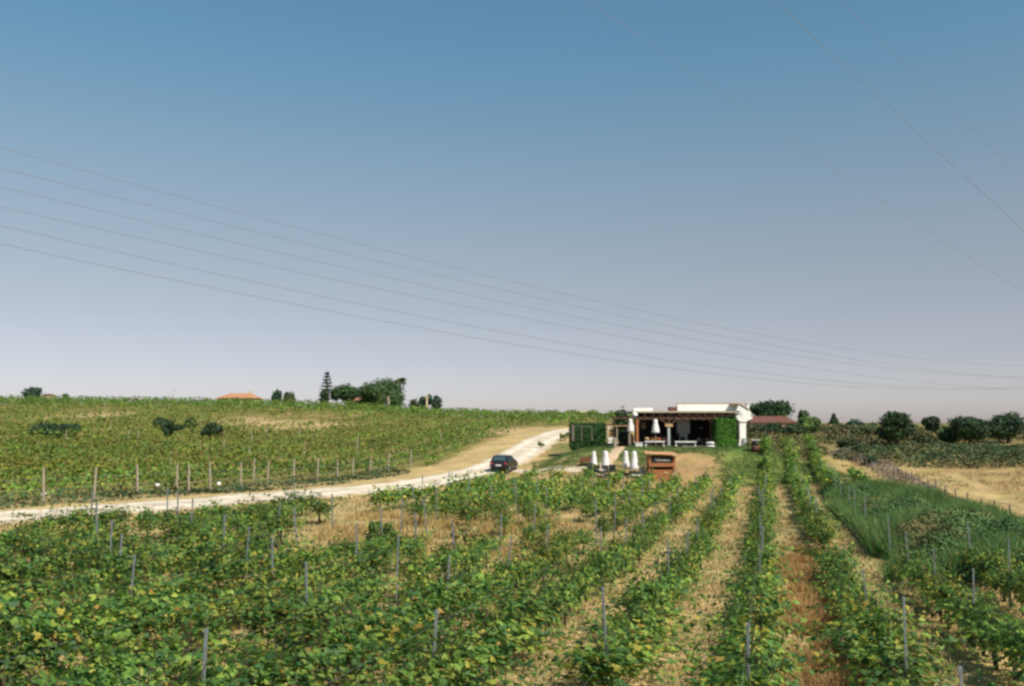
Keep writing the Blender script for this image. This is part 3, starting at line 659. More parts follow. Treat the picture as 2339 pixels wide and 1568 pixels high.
thicket('far_scrub', 'far olive scrub and dry bushes between the field and the skyline', [(27, 112), (30, 150), (40, 176), (95, 178), (95, 120), (60, 118), (44, 112)], 9, lump(.6, .4, .2, 14), .36,
        [(.05, .07, .03), (.07, .085, .03), (.13, .11, .05), (.26, .19, .09)])
thicket('dead_brush', 'grey brown dead brush tangled along the old fence', [(33.0, 100), (37, 101), (37.5, 92), (34.5, 80), (31.6, 70), (29.6, 60), (28.6, 60), (30.2, 70), (32.6, 82), (34.6, 91)], 50, lump(.55, .3, .6, 16), .16,
        [(.20, .16, .14), (.26, .20, .17), (.30, .22, .15), (.12, .12, .07)])
thicket('verge_weeds', 'low green weeds on the hill side verge of the white road', [(-31, 45), (-28.5, 50), (-23, 60), (-16, 75), (-11, 86), (-8.8, 86), (-13, 75), (-20.3, 60), (-25.8, 50), (-28, 45)], 34, lump(.5, .45, .7, 18), .2,
        [(.035, .07, .035), (.05, .09, .04), (.07, .11, .045), (.2, .17, .08)])
thicket('row_end_scrub', 'green and straw weeds where the right hand vine rows begin', [(22.5, 98), (24, 112), (34, 114), (36, 106), (33, 98), (28, 96)], 40, lump(.6, .4, .6, 20), .22,
        [(.06, .10, .035), (.09, .12, .04), (.22, .17, .07), (.13, .13, .05)])

# ------------------------------------------------------------------ blades of dry grass
def blades(name, label, X, Y, H, W_, cols, lean=.35, cat='dry grass'):
    n = len(X); Z = gz(X, Y)-.02; a = rng.uniform(0, 2*np.pi, n); L = rng.normal(0, lean, (n, 2))*H[:, None]
    b0 = np.stack([X+np.cos(a)*W_, Y+np.sin(a)*W_, Z], 1); b1 = np.stack([X-np.cos(a)*W_, Y-np.sin(a)*W_, Z], 1); t = np.stack([X+L[:, 0], Y+L[:, 1], Z+H], 1)
    V = np.stack([b0, b1, t], 1).reshape(-1, 3); cols = np.array(cols); T = cols[rng.integers(0, len(cols), n)]*rng.uniform(.75, 1.25, (n, 1))
    return tag(link(name, fastmesh(name, V, np.arange(3*n).reshape(-1, 3), np.repeat(T, 3, 0)), None, M['grass']), label, cat, kind='stuff')
n = 190000; Y = 9+75*rng.random(n)**1.25; X = rng.uniform(-.56, .56, n)*Y; rs = road_side(X, Y); kk = row_k(X, Y)
m = (rs > 2.6) & (nz(X, Y, .9, 41) > -.25) & (kk < 6.2) & ~((Y > 33) & (Y < 68) & (kk > 2.2)); X, Y = X[m], Y[m]
blades('dry_grass', 'short straw coloured dry grass between the near vine rows', X, Y, rng.uniform(.05, .22, len(X)), .010+.0004*Y, [(.44, .33, .16), (.50, .39, .20), (.36, .26, .12), (.26, .25, .10), (.17, .20, .07)])
n = 42000; Y = 10+60*rng.random(n)**1.2; X = rng.uniform(-.56, .56, n)*Y; rs = road_side(X, Y); kk = row_k(X, Y)
m = (rs > 3) & (nz(X, Y, 1.1, 81)+.5*nz(X, Y, 3.1, 82) > .45) & (kk < 3) ; X, Y = X[m], Y[m]
blades('green_weeds', 'patches of low grey green weeds in the lanes between the vine rows', X, Y, rng.uniform(.05, .25, len(X)), .012+.0005*Y, [(.12, .17, .06), (.18, .21, .08), (.09, .13, .05)], .6, 'weeds')
n = 60000; Y = rng.uniform(11, 40, n); kk = rng.normal(.52, .17, n); X = row_x(0, Y)+kk*ROWK
m = (nz(X, Y, .55, 43)+.45*nz(X, Y, 1.7, 44) > -.05) & (kk > .15) & (kk < .9); X, Y = X[m], Y[m]
blades('rust_brown_weeds', 'golden brown dead weeds in the lane right of the straight vine row', X, Y, rng.uniform(.10, .42, len(X)), .012+.0003*Y, [(.42, .24, .09), (.50, .31, .13), (.33, .18, .07), (.46, .34, .15)], .5, 'weeds')
n = 90000; Y = rng.uniform(33, 69, n); kk = rng.uniform(1.75, 5.2, n); X = row_x(0, Y)+kk*ROWK
m = (nz(X, Y, .5, 91)+.5*nz(X, Y, 1.9, 92) > -.35) & (X < 28.6-(69-Y)*.07) & (kk > 1.75+.4*nz(X, Y, .6, 93)); X, Y = X[m], Y[m]
blades('thicket_grass', 'long tangled grass and stems rising through the bramble thicket on the right', X, Y, (.55+.55*rng.random(len(X)))*(1+.35*nz(X, Y, .55, 94)), .03, [(.10, .20, .055), (.075, .18, .05), (.15, .22, .07), (.22, .22, .09), (.06, .16, .045)], .4, 'grass')
n = 26000; Y = rng.uniform(33, 60, n); X = rng.uniform(-9, 5, n)
m = (((X+3)/6.5)**2+((Y-47)/9.5)**2 < 1.1) & (nz(X, Y, .5, 45) > -.1); X, Y = X[m], Y[m]
blades('tall_dry_grass', 'taller golden dry grass in the bare patch of the near vineyard', X, Y, rng.uniform(.15, .5, len(X)), .03, [(.48, .33, .13), (.42, .27, .10), (.36, .28, .12)], .4)
n = 60000; X = rng.uniform(24, 70, n); Y = rng.uniform(42, 96, n); kk = row_k(X, Y)
m = (kk > 6.6) & (nz(X, Y, .5, 46) > -.1); X, Y = X[m], Y[m]
blades('field_stubble', 'pale straw stubble of the dry field beyond the old fence', X, Y, rng.uniform(.08, .35, len(X)), .03, [(.46, .32, .19), (.40, .27, .15), (.30, .24, .11)], .5)
n = 45000; X = rng.uniform(2, 31, n); Y = rng.uniform(82, 95, n); col = [(.06, .14, .04), (.09, .16, .05)]
m = ((X > 18.8+nz(X, Y, .9, 63)) | (nz(X, Y, 1.1, 64) > .7) | ((X < 13.5) & (Y > 86)) | (Y > 90.6)) & (nz(X, Y, .8, 47) > -.3) & (np.abs(X-(7.6+(Y-83.5)*.32)) > .7); X, Y = X[m], Y[m]
blades('lawn_grass', 'green grass on the banks of the terrace below the restaurant', X, Y, rng.uniform(.06, .22, len(X)), .04, col+[(.20, .19, .07)], .5, 'grass')
# brown broom-like bush in the bare patch
q = ongr(1062, 1255, 20); tree('dry_bush', 1062, 1192, 1258, 75, q[1], 'brown green wispy bush behind the post in the bare patch', 'bush', (.22, .19, .08), 'open', 1500)
q = ongr(865, 1265, 20); tree('leafy_bush', 868, 1188, 1262, 66, q[1], 'upright green bush at the left side of the bare patch', 'bush', (.12, .18, .05), 'open', 1500)
for dx, yt, yb, wp, lab in ((1236, 1010, 1026, 14, 'tiny weed bush on the edge of the road beyond the car'), (1290, 990, 1008, 26, 'low pale green bush touching the left end of the square hedge')):
    q = ongr(dx, yb, 60); tree('weed_bush', dx, yt, yb, wp, q[1], lab, 'bush', (.16, .19, .07), 'open', 260)

# ------------------------------------------------------------------ end posts of the hillside rows, along the road
wb = MB().cone((0, 0, -.3), (0, 0, 2.0), .075, .062, 8); bmesh.ops.recalc_face_normals(wb.bm, faces=wb.bm.faces); WP = bpy.data.meshes.new('wooden_post'); wb.bm.to_mesh(WP); wb.bm.free(); WP.materials.append(M['wood_post'])
rp = resamp(RC, .25); rpt = np.gradient(rp, axis=0); rpt /= np.linalg.norm(rpt, axis=1)[:, None]
def verge_point(dx, off):
    C_ = rp-np.stack([rpt[:, 1], -rpt[:, 0]], 1)*off; uu = CX+F*C_[:, 0]/C_[:, 1]; ok = C_[:, 1] > 30; k = np.abs(np.where(ok, uu, 1e9)-dx).argmin(); return C_[k]
wl = [(115, 'at the left edge of the picture', 5.2), (228, 'second from the left edge', 4.6), (320, 'third from the left edge', 5.0), (408, 'fourth from the left, right of the tallest vine', 5.0), (437, 'leaning close beside its neighbour', 4.4), (487, 'with green weeds behind it', 5.2),
      (554, 'standing clear and pale against the weeds', 4.6), (585, 'thin one before a pair', 6.5), (615, 'near the middle of the verge', 5.6), (675, 'right of the middle of the verge', 5.6), (728, 'last tall pale one before the verge widens', 5.2), (775, 'first short one where the verge widens', 6.8), (808, 'second short one where the verge widens', 6.8),
      (847, 'third short one where the verge widens', 6.8), (890, 'fourth short one where the verge widens', 7.0), (940, 'fifth short one, nearest the parked car', 7.0)]
for dx, w_, off in wl:
    p = verge_point(dx, off); o = link('wooden_post', WP, None, None, (p[0], p[1], g(*p))); o.rotation_euler = (random.gauss(0, .02), random.gauss(0, .03), 0); o.scale.z = random.uniform(.95, 1.05)*(1 if dx < 740 else .85)
    tag(o, 'weathered wooden post beside the road, %s' % w_, 'post', 'wooden posts along the hill side of the road')
fw = MB()
C_ = rp-np.stack([rpt[:, 1], -rpt[:, 0]], 1)*5.6; C_ = C_[(C_[:, 1] > 40) & (C_[:, 1] < 92)][::16]
for h in (.7, 1.3):
    for a, b in zip(C_, C_[1:]): fw.bar((a[0], a[1], g(*a)+h), (b[0], b[1], g(*b)+h), .012)
tag(fw.obj('fence_wires', M['steel']), 'thin wires running between the wooden roadside posts', 'wires', kind='stuff')
# scattered posts in the hillside vines
for i in range(34):
    k = random.randint(-40, -8); y = random.choice((62, 70, 78, 88, 98, 110, 124, 140))+random.uniform(-2, 2); x = row_x(k, y)-1.2
    if abs(x/y) > .5 or road_side(x, y)[0] > -8: continue
    o = link('hill_post', WP, None, None, (x, y, g(x, y))); o.scale = (.8, .8, .95)
    tag(o, 'thin grey post half sunk in the hillside vines', 'post', 'thin grey posts scattered through the hillside vines')
for dx, dy in ((110, 1136), (368, 1113), (507, 1110)):
    q = verge_point(dx, 6.6); b = MB(); b.lathe([(.02, 0), (.13, .02), (.17, .12), (.12, .24), (.03, .27)], n=9)
    o = b.obj('pale_bag', M['plate'], None, True, (q[0], q[1], at(dx, dy, q[1])[2])); tag(o, 'small white bag caught in the roadside vines ' + {110: 'near the left edge', 368: 'between the third and fourth posts', 507: 'before the clear pale post'}[dx], 'bag', 'small white bags caught in the roadside vines')

# ------------------------------------------------------------------ old fence on the right
fx = catmull(np.array([(34.8, 97), (34.2, 90), (32.4, 80), (30.4, 70), (28.8, 61), (27.6, 53), (26.4, 45), (25.2, 36)]), 6); fp = resamp(fx, 2.3)
fr = empty('old_fence', (*fp[0], g(*fp[0])), 'old leaning fence of grey posts and wire beside the dry field', 'fence'); fz0 = g(*fp[0])
for i, p in enumerate(fp):
    l = (random.gauss(0, .05), random.gauss(0, .05)); b = MB(); b.cone((0, 0, -.2), (l[0], l[1], random.uniform(.85, 1.2)), .06, .045, 6)
    b.obj('post', M['stone'], fr, loc=(p[0]-fp[0][0], p[1]-fp[0][1], g(*p)-fz0))
for h in (.45, .95):
    b = MB()
    for a, c in zip(fp, fp[1:]): b.bar((a[0]-fp[0][0], a[1]-fp[0][1], g(*a)-fz0+h), (c[0]-fp[0][0], c[1]-fp[0][1], g(*c)-fz0+h), .015)
    b.obj('wire', M['steel'], fr)

# ------------------------------------------------------------------ restaurant
TY = 95.0; TZ = 2.30
rest = empty('restaurant', (17.8, TY, TZ), 'low white restaurant with flat parapets and a dark open pergola terrace', 'building')
def rbox(name, x0, y0, x1, y1, ya, yb, m, par=None, bev=0):
    """box from pixels at the front plane ya, back plane yb"""
    p = at(x0, y0, ya); q = at(x1, y1, ya); b = MB().box((p[0]-17.8, ya-TY, p[2]-TZ), (q[0]-17.8, yb-TY, q[2]-TZ), bev)
    return b.obj(name, M[m], par or rest)
X0 = at(1440, 0, TY)[0]; X1 = at(1700, 0, TY)[0]
MB().box((X0-17.8-.5, -.6, -.35), (X1-17.8, 14, .02)).obj('terrace_floor', M['slab'], rest)
rbox('parapet', 1547.5, 922.5, 1690, 939.3, 97.42, 97.75, 'white', bev=.02)
par2 = rbox('parapet', 1447, 932.5, 1491, 941, 98.6, 98.95, 'white', bev=.02)
rbox('coping', 1546.5, 921.4, 1670, 922.4, 97.38, 97.8, 'lwood')
rbox('roof_slab', 1444, 939.5, 1690, 943.0, 96.6, 109, 'soffit')
rbox('roof_box', 1529, 930, 1547, 939, 101, 102, 'terracotta')
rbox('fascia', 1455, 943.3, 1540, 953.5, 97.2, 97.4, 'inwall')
rbox('fascia', 1541, 943.3, 1684, 946.5, 97.2, 97.4, 'beam')
rbox('soffit_panel', 1549, 946.8, 1684, 953.0, 97.8, 98.0, 'soffit')
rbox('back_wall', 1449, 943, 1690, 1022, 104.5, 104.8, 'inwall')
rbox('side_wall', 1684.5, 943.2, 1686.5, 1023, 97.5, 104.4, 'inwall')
for i in range(12):     # rafters of the terrace ceiling
    x = 1466+i*19; p = at(x, 948, 98.2); MB().box((p[0]-17.8-.05, .5, p[2]-TZ-.02), (p[0]-17.8+.05, 9, p[2]-TZ+.12)).obj('rafter', M['beam'], rest)
rbox('grey_column', 1549, 953.6, 1576, 990, 100, 101.2, 'grey'); rbox('grey_column', 1554, 989.8, 1571, 1020, 100.2, 101.0, 'grey')
rbox('wall_niche', 1599, 976, 1606, 980, 104.35, 104.5, 'grey'); rbox('wall_picture', 1465, 966, 1476, 980, 104.3, 104.5, 'lwood')
# white end wall with corbels, pillar, sloping terracotta edge, chimney
def poly(name, pts, ya, yb, m, par=None):
    q = [(at(a, b_, ya)[0]-17.8, at(a, b_, ya)[2]-TZ) for a, b_ in pts]; return MB().prism(q, ya-TY, yb-TY).obj(name, M[m], par or rest)
poly('end_wall', [(1681, 941), (1688, 923.5), (1704, 933), (1715, 941), (1715, 956), (1708, 962), (1705, 964), (1692, 964), (1686, 960), (1681.5, 952)], 96.6, 97.4, 'white')
poly('pillar', [(1689, 963), (1704.5, 963), (1704, 1002), (1699, 1024), (1687, 1024), (1690, 1002)], 96.7, 97.3, 'white')
poly('wall_vent', [(1693.5, 942), (1696.5, 942), (1696.5, 950), (1693.5, 950)], 96.55, 96.62, 'cushion')
poly('roof_edge', [(1672, 921.2), (1690, 921.2), (1711, 934.5), (1711, 936.5), (1690, 923.4), (1672, 923.4)], 96.5, 97.9, 'lwood')
ch = rbox('chimney', 1705.5, 922, 1711.5, 943, 98, 98.6, 'white', bev=.02); rbox('chimney_cap', 1704.6, 920.5, 1712.4, 922.0, 97.9, 98.7, 'white', bev=.02)
poly('ledge', [(1706, 953), (1720, 953), (1718, 957), (1707, 962)], 97.42, 98.4, 'white')
rbox('meter_box', 1698, 1001, 1705.5, 1012, 96.45, 96.68, 'grey')
# pergola
PG = 94.6
rbox('beam', 1398, 953.8, 1636, 957.2, PG, PG+.18, 'beam'); rbox('beam', 1452, 957.6, 1676, 959.4, 97.0, 97.15, 'beam')
for i in range(14):
    p = at(1402+i*17.6, 953.2, PG); MB().box((p[0]-17.8-.04, PG-TY-.25, p[2]-TZ), (p[0]-17.8+.04, 3.0, p[2]-TZ+.14)).obj('joist', M['beam'], rest)
rbox('post', 1452.5, 957.4, 1459, 1017, PG+.02, PG+.3, 'owood')
rbox('post', 1525.3, 972, 1531, 1018, PG+.0, PG+.22, 'grey'); rbox('post_capital', 1520, 969, 1537, 975, PG-.08, PG+.34, 'lwood')
rbox('post', 1526.5, 957.4, 1530, 968.8, PG+.05, PG+.2, 'beam')
rbox('post', 1399.5, 957.4, 1403.5, 1012, PG+.02, PG+.2, 'beam')
rbox('post', 1622, 957.4, 1626, 1022, PG+.3, PG+.5, 'beam')
def brace(a, b_, y=PG+.1):
    p = at(*a, y); q = at(*b_, y); MB().bar((p[0]-17.8, y-TY, p[2]-TZ), (q[0]-17.8, y-TY, q[2]-TZ), .13, .10).obj('brace', M['beam'], rest)
brace((1506, 957), (1527, 970)); brace((1550, 957), (1530, 970)); brace((1617, 958), (1634, 973), PG+.2); brace((1462, 958), (1457, 968), PG+.16)
p = at(1450, 948, 95.3); o = MB().lathe([(.05, -.30), (.22, -.22), (.30, 0), (.22, .22), (.05, .30)], n=14).obj('globe_lamp', M['plate'], rest, True, (p[0]-17.8, p[1]-TY, p[2]-TZ))
# lower trellis pergola at the left of the terrace
lp = empty('trellis_pergola', (*at(1400, 0, 94)[:2], TZ), 'small wooden trellis pergola left of the restaurant terrace', 'pergola'); lx = at(1400, 0, 94)[0]
def lbox(name, x0, y0, x1, y1, ya, yb, m):
    p = at(x0, y0, ya); q = at(x1, y1, ya); MB().box((p[0]-lx, ya-94, p[2]-TZ), (q[0]-lx, yb-94, q[2]-TZ)).obj(name, M[m], lp)
lbox('beam', 1383, 972, 1439, 974.5, 93.4, 93.55, 'lwood'); lbox('beam', 1383, 971, 1439, 973.4, 96.4, 96.55, 'lwood')
for x in (1386, 1408, 1436): lbox('post', x, 974.6, x+3, 1016, 93.42, 93.54, 'wood_post')
for x in (1392, 1420): lbox('post', x, 973.5, x+2.5, 1012, 96.42, 96.54, 'wood_post')
for i in range(8): lbox('slat', 1385+i*7, 969.8, 1387+i*7, 971.4, 93.2, 96.8, 'beam')
lbox('gate_post', 1402, 1000, 1409, 1027, 93.0, 93.2, 'wood_post'); lbox('white_panel', 1389, 1000, 1402, 1006, 93.2, 93.35, 'cushion'); lbox('white_panel', 1389, 1009, 1402, 1013, 93.2, 93.35, 'cushion')

# hedges
def hedge(name, dx0, y0, dx1, y1, d, depth, label, col, n):
    p = at(dx0, y0, d); q = at(dx1, y1, d); w_ = q[0]-p[0]; zb = g((p[0]+q[0])/2, d); h = p[2]-zb; o = empty(name, ((p[0]+q[0])/2, d+depth/2, zb), label, 'hedge')
    P = rng.uniform(-.5, .5, (n, 3)); ax = rng.choice(3, n, p=[.25, .45, .30]); sg = np.sign(rng.normal(0, 1, n)); sg[ax == 2] = 1
    P[np.arange(n), ax] = .5*sg; Nn = np.zeros((n, 3)); Nn[np.arange(n), ax] = sg; P = P*np.array([w_, depth, h])+np.array([0, 0, h/2]); P += Nn*rng.normal(-.03, .07, (n, 1))+rng.normal(0, .03, (n, 3))
    T = np.array(col)*rng.uniform(.65, 1.35, (n, 1)); V, F_, TT = leaf_arrays(P, Nn+rng.normal(0, .5, (n, 3)), rng.uniform(.12, .22, n), T)
    c = link('foliage', fastmesh('foliage', V, F_, TT), o, M['foliage']); c['kind'] = 'stuff'
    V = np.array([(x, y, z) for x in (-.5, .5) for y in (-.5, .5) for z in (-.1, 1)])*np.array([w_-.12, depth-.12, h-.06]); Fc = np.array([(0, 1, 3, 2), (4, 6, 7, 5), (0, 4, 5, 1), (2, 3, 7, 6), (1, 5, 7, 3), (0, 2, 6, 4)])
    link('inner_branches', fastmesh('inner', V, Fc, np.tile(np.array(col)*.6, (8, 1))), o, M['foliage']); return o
hedge('tall_hedge', 1636, 959, 1682, 1028, 93.6, 1.7, 'tall bright green clipped hedge beside the white pillar', (.065, .17, .022), 5200)
hedge('square_hedge', 1304, 969, 1384, 1005, 99, 2.0, 'long square cut dark hedge left of the restaurant terrace', (.035, .09, .025), 5200)
tr = empty('hedge_trellis', (*at(1345, 0, 98.2)[:2], g(at(1345, 0, 98.2)[0], 98.2)), 'thin wooden frame in front of the square cut hedge', 'trellis'); tx, tz = tr.location.x, tr.location.z
def tbox(a, b_, c, d_, nm):
    p = at(a, b_, 98.2); q = at(c, d_, 98.2); MB().box((p[0]-tx, -.03, p[2]-tz), (q[0]-tx, .03, q[2]-tz)).obj(nm, M['stone'], tr)
tbox(1306, 970, 1308.5, 1008, 'post'); tbox(1309.5, 972, 1312, 1008, 'post'); tbox(1328, 976, 1329.6, 1008, 'post'); tbox(1351, 975, 1352.8, 1008, 'post'); tbox(1312.1, 974, 1350.9, 975.3, 'rail')
T_('potted_shrub', 1428, 988, 1012, 34, 94.5, 'dark shrub at the left end of the terrace floor', 'shrub', (.02, .03, .022), 'bush', 900)
T_('potted_shrub', 1440, 990, 1010, 14, 95.4, 'small brown green plant beside the orange wooden post', 'shrub', (.10, .09, .04), 'bush', 300)
T_('climber', 1415, 968, 990, 40, 96, 'dark climbing plant filling the trellis pergola', 'shrub', DKG, 'bush', 900, dz=TZ+.6)

# ------------------------------------------------------------------ closed parasols
def parasol(dx, ytop, yhem, wpx, d, label, group, zb):
    x, y, zt = at(dx, ytop, d); zh = at(dx, yhem, d)[2]; s = d/F; r = wpx*s/2; o = empty('closed_parasol', (x, y, zb), label, 'parasol', group); H = zt-zb; h0 = zh-zb; L = H-h0
    fl = lambda i, n: 1+(.10 if i % 2 else -.07)
    b = MB(); b.lathe([(r*.93, h0), (r, h0+.05*L), (r*.88, h0+.25*L), (r*.72, h0+.5*L), (r*.56, h0+.72*L), (r*.52, h0+.86*L), (r*.50, h0+.93*L), (r*.34, h0+.98*L), (.03, H)], n=18, fl=fl); b.obj('canopy', M['canvas'], o, True)
    MB().lathe([(r*.60, h0+.70*L), (r*.62, h0+.72*L), (r*.60, h0+.74*L)], n=14).obj('strap', M['cushion'], o)
    MB().cone((0, 0, 0), (0, 0, H+.08), .035, .03, 8).obj('pole', M['wood_post'], o); MB().lathe([(.30, 0), (.30, .06), (.10, .09)], n=14).obj('base', M['black'], o); return o
for a in ((1356.5, 1031, 1068, 16, 84.5, 'leftmost of the four closed white parasols on the lawn'), (1383, 1030, 1071, 20, 84.0, 'second closed white parasol from the left on the lawn, widest hem'), (1429.5, 1030, 1068, 16, 84.8, 'third closed white parasol from the left on the lawn, slimmest'), (1448.5, 1031, 1072, 20, 83.6, 'rightmost closed white parasol on the lawn, nearest the kiosk')):
    x = at(a[0], 0, a[4])[0]; parasol(*a, 'closed parasols on the lawn below the terrace', g(x, a[4]))
parasol(1440, 957, 986, 15, 93.6, 'closed white parasol left of the orange wooden terrace post', 'closed parasols on the terrace', TZ-.02)
parasol(1497, 958, 989, 17, 93.9, 'closed white parasol in front of the dark terrace opening', 'closed parasols on the terrace', TZ-.02)

# ------------------------------------------------------------------ furniture
def chair(x, y, z, rz, label, m='wicker', group=None, s=1.0):
    o = empty('chair', (x, y, z), label, 'chair', group, rz); o.scale = (s, s, s)
    MB().box((-.24, -.24, .42), (.24, .24, .47), .01).obj('seat', M[m], o); MB().box((-.24, .20, .473), (.24, .25, .92), .01).obj('backrest', M[m], o)
    for sx in (-1, 1):
        for sy in (-1, 1): MB().cone((sx*.21, sy*.21, 0), (sx*.2, sy*.2, .418), .018, .022, 6).obj('leg', M[m], o)
        MB().box((sx*.25-.02, -.22, .64), (sx*.25+.02, .19, .67)).obj('armrest', M[m], o)
    return o
def table(x, y, z, r, label, m='lwood', group=None, rnd=True, top='cushion'):
    o = empty('table', (x, y, z), label, 'table', group)
    if rnd: MB().lathe([(r, .70), (r, .74)], n=20).obj('tabletop', M[top], o); MB().cone((0, 0, 0), (0, 0, .70), .05, .05, 8).obj('pedestal', M[m], o); MB().lathe([(.26, 0), (.26, .03), (.08, .06)], n=12).obj('foot', M[m], o)
    else:
        MB().box((-r, -.4, .70), (r, .4, .745), .01).obj('tabletop', M[top], o)
        for sx in (-1, 1):
            for sy in (-1, 1): MB().box((sx*(r-.08)-.03, sy*.32-.03, 0), (sx*(r-.08)+.03, sy*.32+.03, .699)).obj('leg', M[m], o)
    return o
def bench(x0, x1, yt, d, label):
    p = at(x0, yt, d); q = at(x1, yt, d); xc = (p[0]+q[0])/2; w_ = (q[0]-p[0])/2; o = empty('low_bench', (xc, d, TZ), label, 'bench'); zt = p[2]-TZ
    MB().box((-w_, -.3, zt-.13), (w_, .3, zt), .03).obj('cushion', M['cushion'], o); MB().box((-w_+.04, -.26, zt-.22), (w_-.04, .26, zt-.132)).obj('frame', M['black'], o)
    for sx in (-1, 1): MB().box((sx*(w_-.12)-.05, -.22, 0), (sx*(w_-.12)+.05, .22, zt-.222)).obj('leg', M['plate'], o)
bench(1472, 1518, 1008, 94.1, 'long low white bench left of the grey terrace post'); bench(1541, 1590, 1008.5, 94.2, 'long low white bench right of the grey terrace post')
o = empty('side_table', (at(1447, 0, 93.9)[0], 93.9, TZ), 'pale block table at the left end of the terrace edge', 'table'); MB().box((-.36, -.3, .02), (.36, .3, .42), .03).obj('block', M['cushion'], o); MB().box((-.42, -.36, .423), (.42, .36, .47), .01).obj('tabletop', M['plate'], o)
o = empty('round_pouf', (at(1604, 0, 94.0)[0], 94.0, TZ-.02), 'two stacked round white cushions at the right end of the terrace', 'pouf')
MB().lathe([(.40, .02), (.50, .07), (.50, .17), (.40, .22)], n=18).obj('lower_cushion', M['cushion'], o, True); MB().lathe([(.38, .34), (.46, .38), (.46, .50), (.36, .55)], n=18).obj('upper_cushion', M['cushion'], o, True); MB().lathe([(.3, .0), (.3, .36)], n=14).obj('core', M['black'], o)
cs = [(1468, 96.2, .4, 'orange wood chair nearest the orange terrace post', 'lwood'), (1478, 97.2, -.5, 'brown wood chair second from the orange terrace post', 'owood'), (1492, 96.6, .2, 'brown wood chair under the terrace parasol', 'owood'), (1505, 97.4, 2.8, 'dark chair right of the terrace parasol', 'beam'),
      (1520, 98.5, .3, 'dark chair behind the grey terrace post', 'wicker'), (1582, 98.2, .1, 'dark chair right of the grey inner column', 'wicker'), (1545, 99, .2, 'dark chair left of the grey inner column', 'wicker'), (1608, 98, -.3, 'dark chair near the tall hedge', 'wicker')]
for dx, d, rz, lab, m_ in cs: chair(at(dx, 0, d)[0], d, TZ+.02, rz, lab, m_)
table(at(1473, 0, 96.9)[0], 96.9, TZ+.02, .42, 'pale table between the wooden chairs by the orange terrace post', 'beam', top='lwood'); table(at(1499, 0, 97.8)[0], 97.8, TZ+.02, .42, 'dark table behind the terrace parasol', 'beam', top='beam'); table(at(1595, 0, 98.6)[0], 98.6, TZ+.02, .42, 'dark table near the right end of the terrace', 'black', top='beam')
def lawn(dx, d): x = at(dx, 0, d)[0]; return x, d, g(x, d)
for dx, d, rz, lab in ((1342, 83.2, .2, 'dark wicker armchair left of the leftmost lawn parasol'), (1352, 82.6, -.4, 'dark wicker armchair under the leftmost lawn parasol'), (1378, 82.4, .5, 'dark wicker armchair under the second lawn parasol'), (1388, 82.9, -.2, 'dark wicker armchair right of the second lawn parasol'), (1457, 82.4, .3, 'dark wicker armchair under the rightmost lawn parasol'), (1463, 83.2, 1.2, 'dark wicker armchair between the rightmost parasol and the kiosk')):
    chair(*lawn(dx, d), rz, lab, 'wicker', s=1.25)
table(*lawn(1364, 82.6), .42, 'small white topped table between the two left lawn parasols', 'black'); table(*lawn(1443, 80.4), .55, 'round white table in front of the rightmost lawn parasol', 'black')
o = empty('long_bench', (*at(1333, 0, 86.5)[:2], g(at(1333, 0, 86.5)[0], 86.5)), 'dark red slatted bench left of the lawn parasols', 'bench')
for i in range(3): MB().box((-.65, .18+.01*i, .46+.13*i), (.60, .22+.01*i, .56+.13*i)).obj('slat', M['maroon'], o)
MB().box((-.65, -.25, .40), (.60, .17, .45)).obj('seat', M['maroon'], o)
for sx in (-.55, .5): MB().box((sx-.03, -.2, 0), (sx+.03, .15, .398)).obj('leg', M['black'], o)

# ------------------------------------------------------------------ kiosk
KD = 83.0; kx = at(1511, 0, KD)[0]; kz = g(kx, KD); ko = empty('wooden_kiosk', (kx, KD, kz), 'orange brown wooden bar kiosk with sloping roof and black sign', 'kiosk')
def kbox(name, x0, y0, x1, y1, ya, yb, m, bev=.01, tilt=0):
    p = at(x0, y0, ya); q = at(x1, y1, ya); return MB().box((p[0]-kx, ya-KD, p[2]-kz), (q[0]-kx, yb-KD, q[2]-kz), bev).obj(name, M[m], ko)
kb = MB(); ps = [at(1473.5, 1037, KD-.3), at(1550, 1041, KD-.3)]; zb_ = [p[2]-kz for p in ps]; xs_ = [p[0]-kx for p in ps]
zr_ = .14; vv = [kb.bm.verts.new(c) for c in ((xs_[0], -.35, zb_[0]), (xs_[1], -.35, zb_[1]), (xs_[1]-.1, 1.5, zb_[1]+.10), (xs_[0]+.1, 1.5, zb_[0]+.10), (xs_[0], -.35, zb_[0]+.10), (xs_[1], -.35, zb_[1]+.10), (xs_[1]-.1, 1.5, zb_[1]+.20), (xs_[0]+.1, 1.5, zb_[0]+.20))]
for f in ((0, 3, 2, 1), (4, 5, 6, 7), (0, 1, 5, 4), (1, 2, 6, 5), (2, 3, 7, 6), (3, 0, 4, 7)): kb.bm.faces.new([vv[i] for i in f])
M['roofwood'] = mat('kiosk_roof', (.62, .34, .17), .7, .15, 6, spec=.2); kb.obj('roof', M['roofwood'], ko)
kbox('side_wall', 1481, 1041, 1487, 1080, KD, KD+1.4, 'owood'); kbox('side_wall', 1537, 1043, 1543, 1080, KD, KD+1.4, 'owood')
kbox('back_wall', 1487.3, 1039, 1536.7, 1098, KD+1.25, KD+1.4, 'owood')
sgn = kbox('sign_board', 1488, 1044, 1536, 1058, KD+.02, KD+.10, 'black')
kbox('counter', 1483, 1058.4, 1541, 1066.5, KD-.18, KD+.3, 'owood'); kbox('counter_shadow_gap', 1487.4, 1067, 1537, 1073, KD+.35, KD+.5, 'dark')  # dark panel stands in for the shade in the gap below the counter
kbox('front_panel', 1490, 1073.4, 1536, 1102, KD+.02, KD+.14, 'owood'); kbox('bottle_shelf', 1489, 1066.9, 1536, 1068.1, KD+.0, KD+.34, 'beam')
kbox('badge', 1517, 1078, 1526, 1083, KD-.03, KD+.016, 'lwood')
